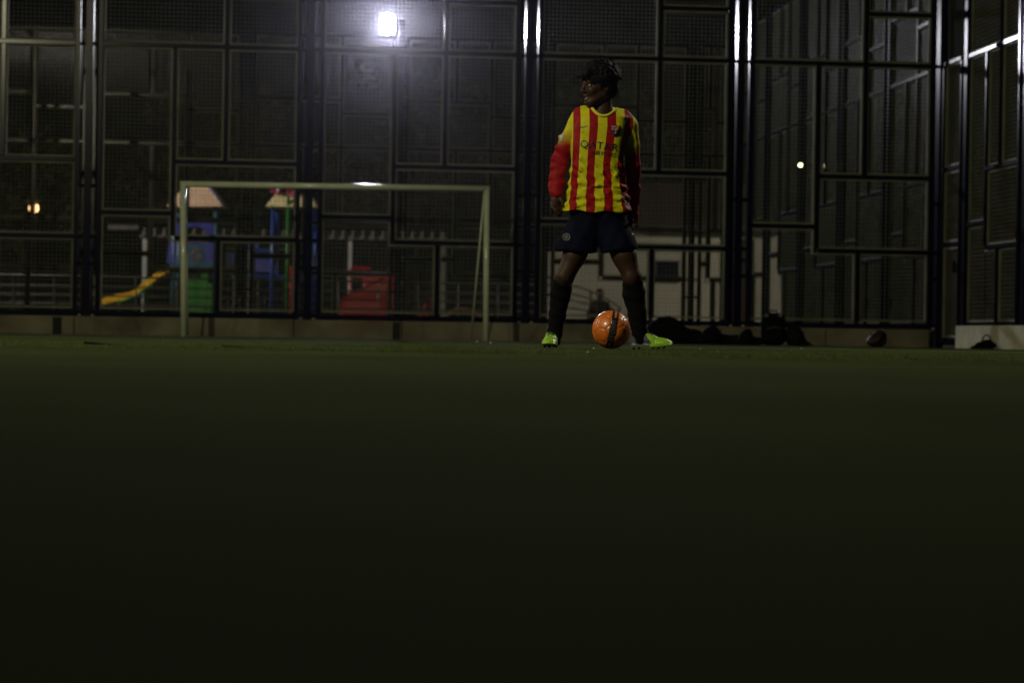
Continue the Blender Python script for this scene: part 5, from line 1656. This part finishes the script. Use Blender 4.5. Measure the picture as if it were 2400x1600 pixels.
# dim trees and far lit lamps
M['bark'] = material('dark_bark', (.03, .022, .015), .9, 0, .3, 8)
M['leaf'] = material('dark_foliage', (.035, .042, .014), .7, 0, .5, 3)
def tree(x, y, h, r, lab, seed):
    R = random.Random(seed)
    t = thing('tree', lab, 'tree', (x, y, 0), 0, 'trees beyond the courts')
    mb = MB(); mb.tube([(0, 0, 0), (.1, 0, h * .3), (0, .1, h * .62)], [.16, .12, .06], 9)
    for i in range(7):
        a = R.uniform(0, 6.28); z = h * R.uniform(.35, .6)
        mb.tube([(0.05, 0, z), (r * .5 * math.cos(a), r * .5 * math.sin(a), z + h * .18), (r * .8 * math.cos(a), r * .8 * math.sin(a), z + h * .26)], [.06, .04, .015], 6)
    mb.build('trunk', M['bark'], t)
    vs = []; fs = []
    cl = [(R.gauss(0, r * .45), R.gauss(0, r * .45), h * R.uniform(.45, .95), R.uniform(.35, .8)) for _ in range(26)]
    for cx, cy, cz, cr_ in cl:
        for _ in range(130):
            v = Vector((R.gauss(0, 1), R.gauss(0, 1), R.gauss(0, 1))).normalized() * cr_ * R.uniform(.5, 1)
            p = Vector((cx, cy, cz)) + v
            a = Vector((R.gauss(0, 1), R.gauss(0, 1), R.gauss(0, .6))).normalized() * .09; b = a.cross(Vector((R.gauss(0, 1), R.gauss(0, 1), R.gauss(0, 1)))).normalized() * .05
            k = len(vs); vs += [p - a, p + b, p + a, p - b]; fs.append((k, k + 1, k + 2, k + 3))
    mb = MB(); mb.add(vs, fs); mb.build('crown', M['leaf'], t)
for args in ((-13.5, 66, 5.6, 2.4, 'dim bushy tree beyond the far left of the second court', 3), (-9.2, 70, 7.2, 2.8, 'taller dim tree rising behind the yellow slide', 4),
             (-3.0, 74, 8.5, 3.2, 'tall dim tree standing behind the two play towers', 5), (3.4, 72, 7.6, 3.0, 'dim tree left of the pale building', 6), (11.5, 75, 8.0, 3.2, 'dim tree right of the pale building beyond the corner', 8)):
    tree(*args)
def far_lamp(px, py, D, s, colr, st, lab):
    p = W(px, py, D)
    t = thing('street_lamp', lab, 'street lamp', (p.x, p.y, 0), 0, 'distant street lamps')
    mb = MB(); mb.tube([(0, .1, 0), (0, .1, p.z + .15), (0, 0, p.z + .22)], .05, 8); mb.build('pole', M['housing'], t)
    hd = MB(); hd.box((0, 0, p.z + s * .8), (s * 1.6, s * 1.6, s * .4), bev=s * .05); h_ = hd.build('lamp_head', M['housing'], t)
    lm = lens_mat('far_lens', colr, st)
    ball_mesh((0, 0, p.z), s * .6, 12, 8).build('bulb', lm, h_)
far_lamp(79, 488, 62, .21, (1.0, .50, .20), 5.0, 'distant orange street lamp glowing through the leftmost fence bay')
p = W(1876, 387, 41.6)
t = thing('wall_lamp', 'tiny yellowish lamp glowing on the receding side fence through the right-hand bay', 'lamp', p)
mb = MB(); mb.tube([(.03, 0, 0), (.10, 0, 0), (5.945 - .1003 * 8.0 - p.x, .1, 0)], .008, 6); mb.build('bracket', M['bracket'], t)
h_ = MB(); h_.box((0, 0, .045), (.09, .09, .02), bev=.003); hh_ = h_.build('lamp_head', M['housing'], t)
ball_mesh((0, 0, 0), .032, 12, 8).build('bulb', lens_mat('side_lamp_lens', (1.0, .93, .45), 9.0), hh_)

# ------------------------------------------------------------------ humid night air
hz_m = bpy.data.materials.new('night_haze'); hz_m.use_nodes = True
N = hz_m.node_tree.nodes; L = hz_m.node_tree.links
for n_ in list(N):
    if n_.type == 'BSDF_PRINCIPLED': N.remove(n_)
pv = N.new('ShaderNodeVolumePrincipled'); pv.inputs['Color'].default_value = (.88, .84, 1, 1)
pv.inputs['Density'].default_value = HAZE; pv.inputs['Anisotropy'].default_value = .975
L.new(pv.outputs[0], [n_ for n_ in N if n_.type == 'OUTPUT_MATERIAL'][0].inputs['Volume'])
mb = MB(); mb.box((0, 40, 5.0), (80, 110, 12.2)); hz_o = mb.build('haze', hz_m, None); tag(hz_o, 'thin humid night air filling the courts and park', 'haze', kind='stuff')
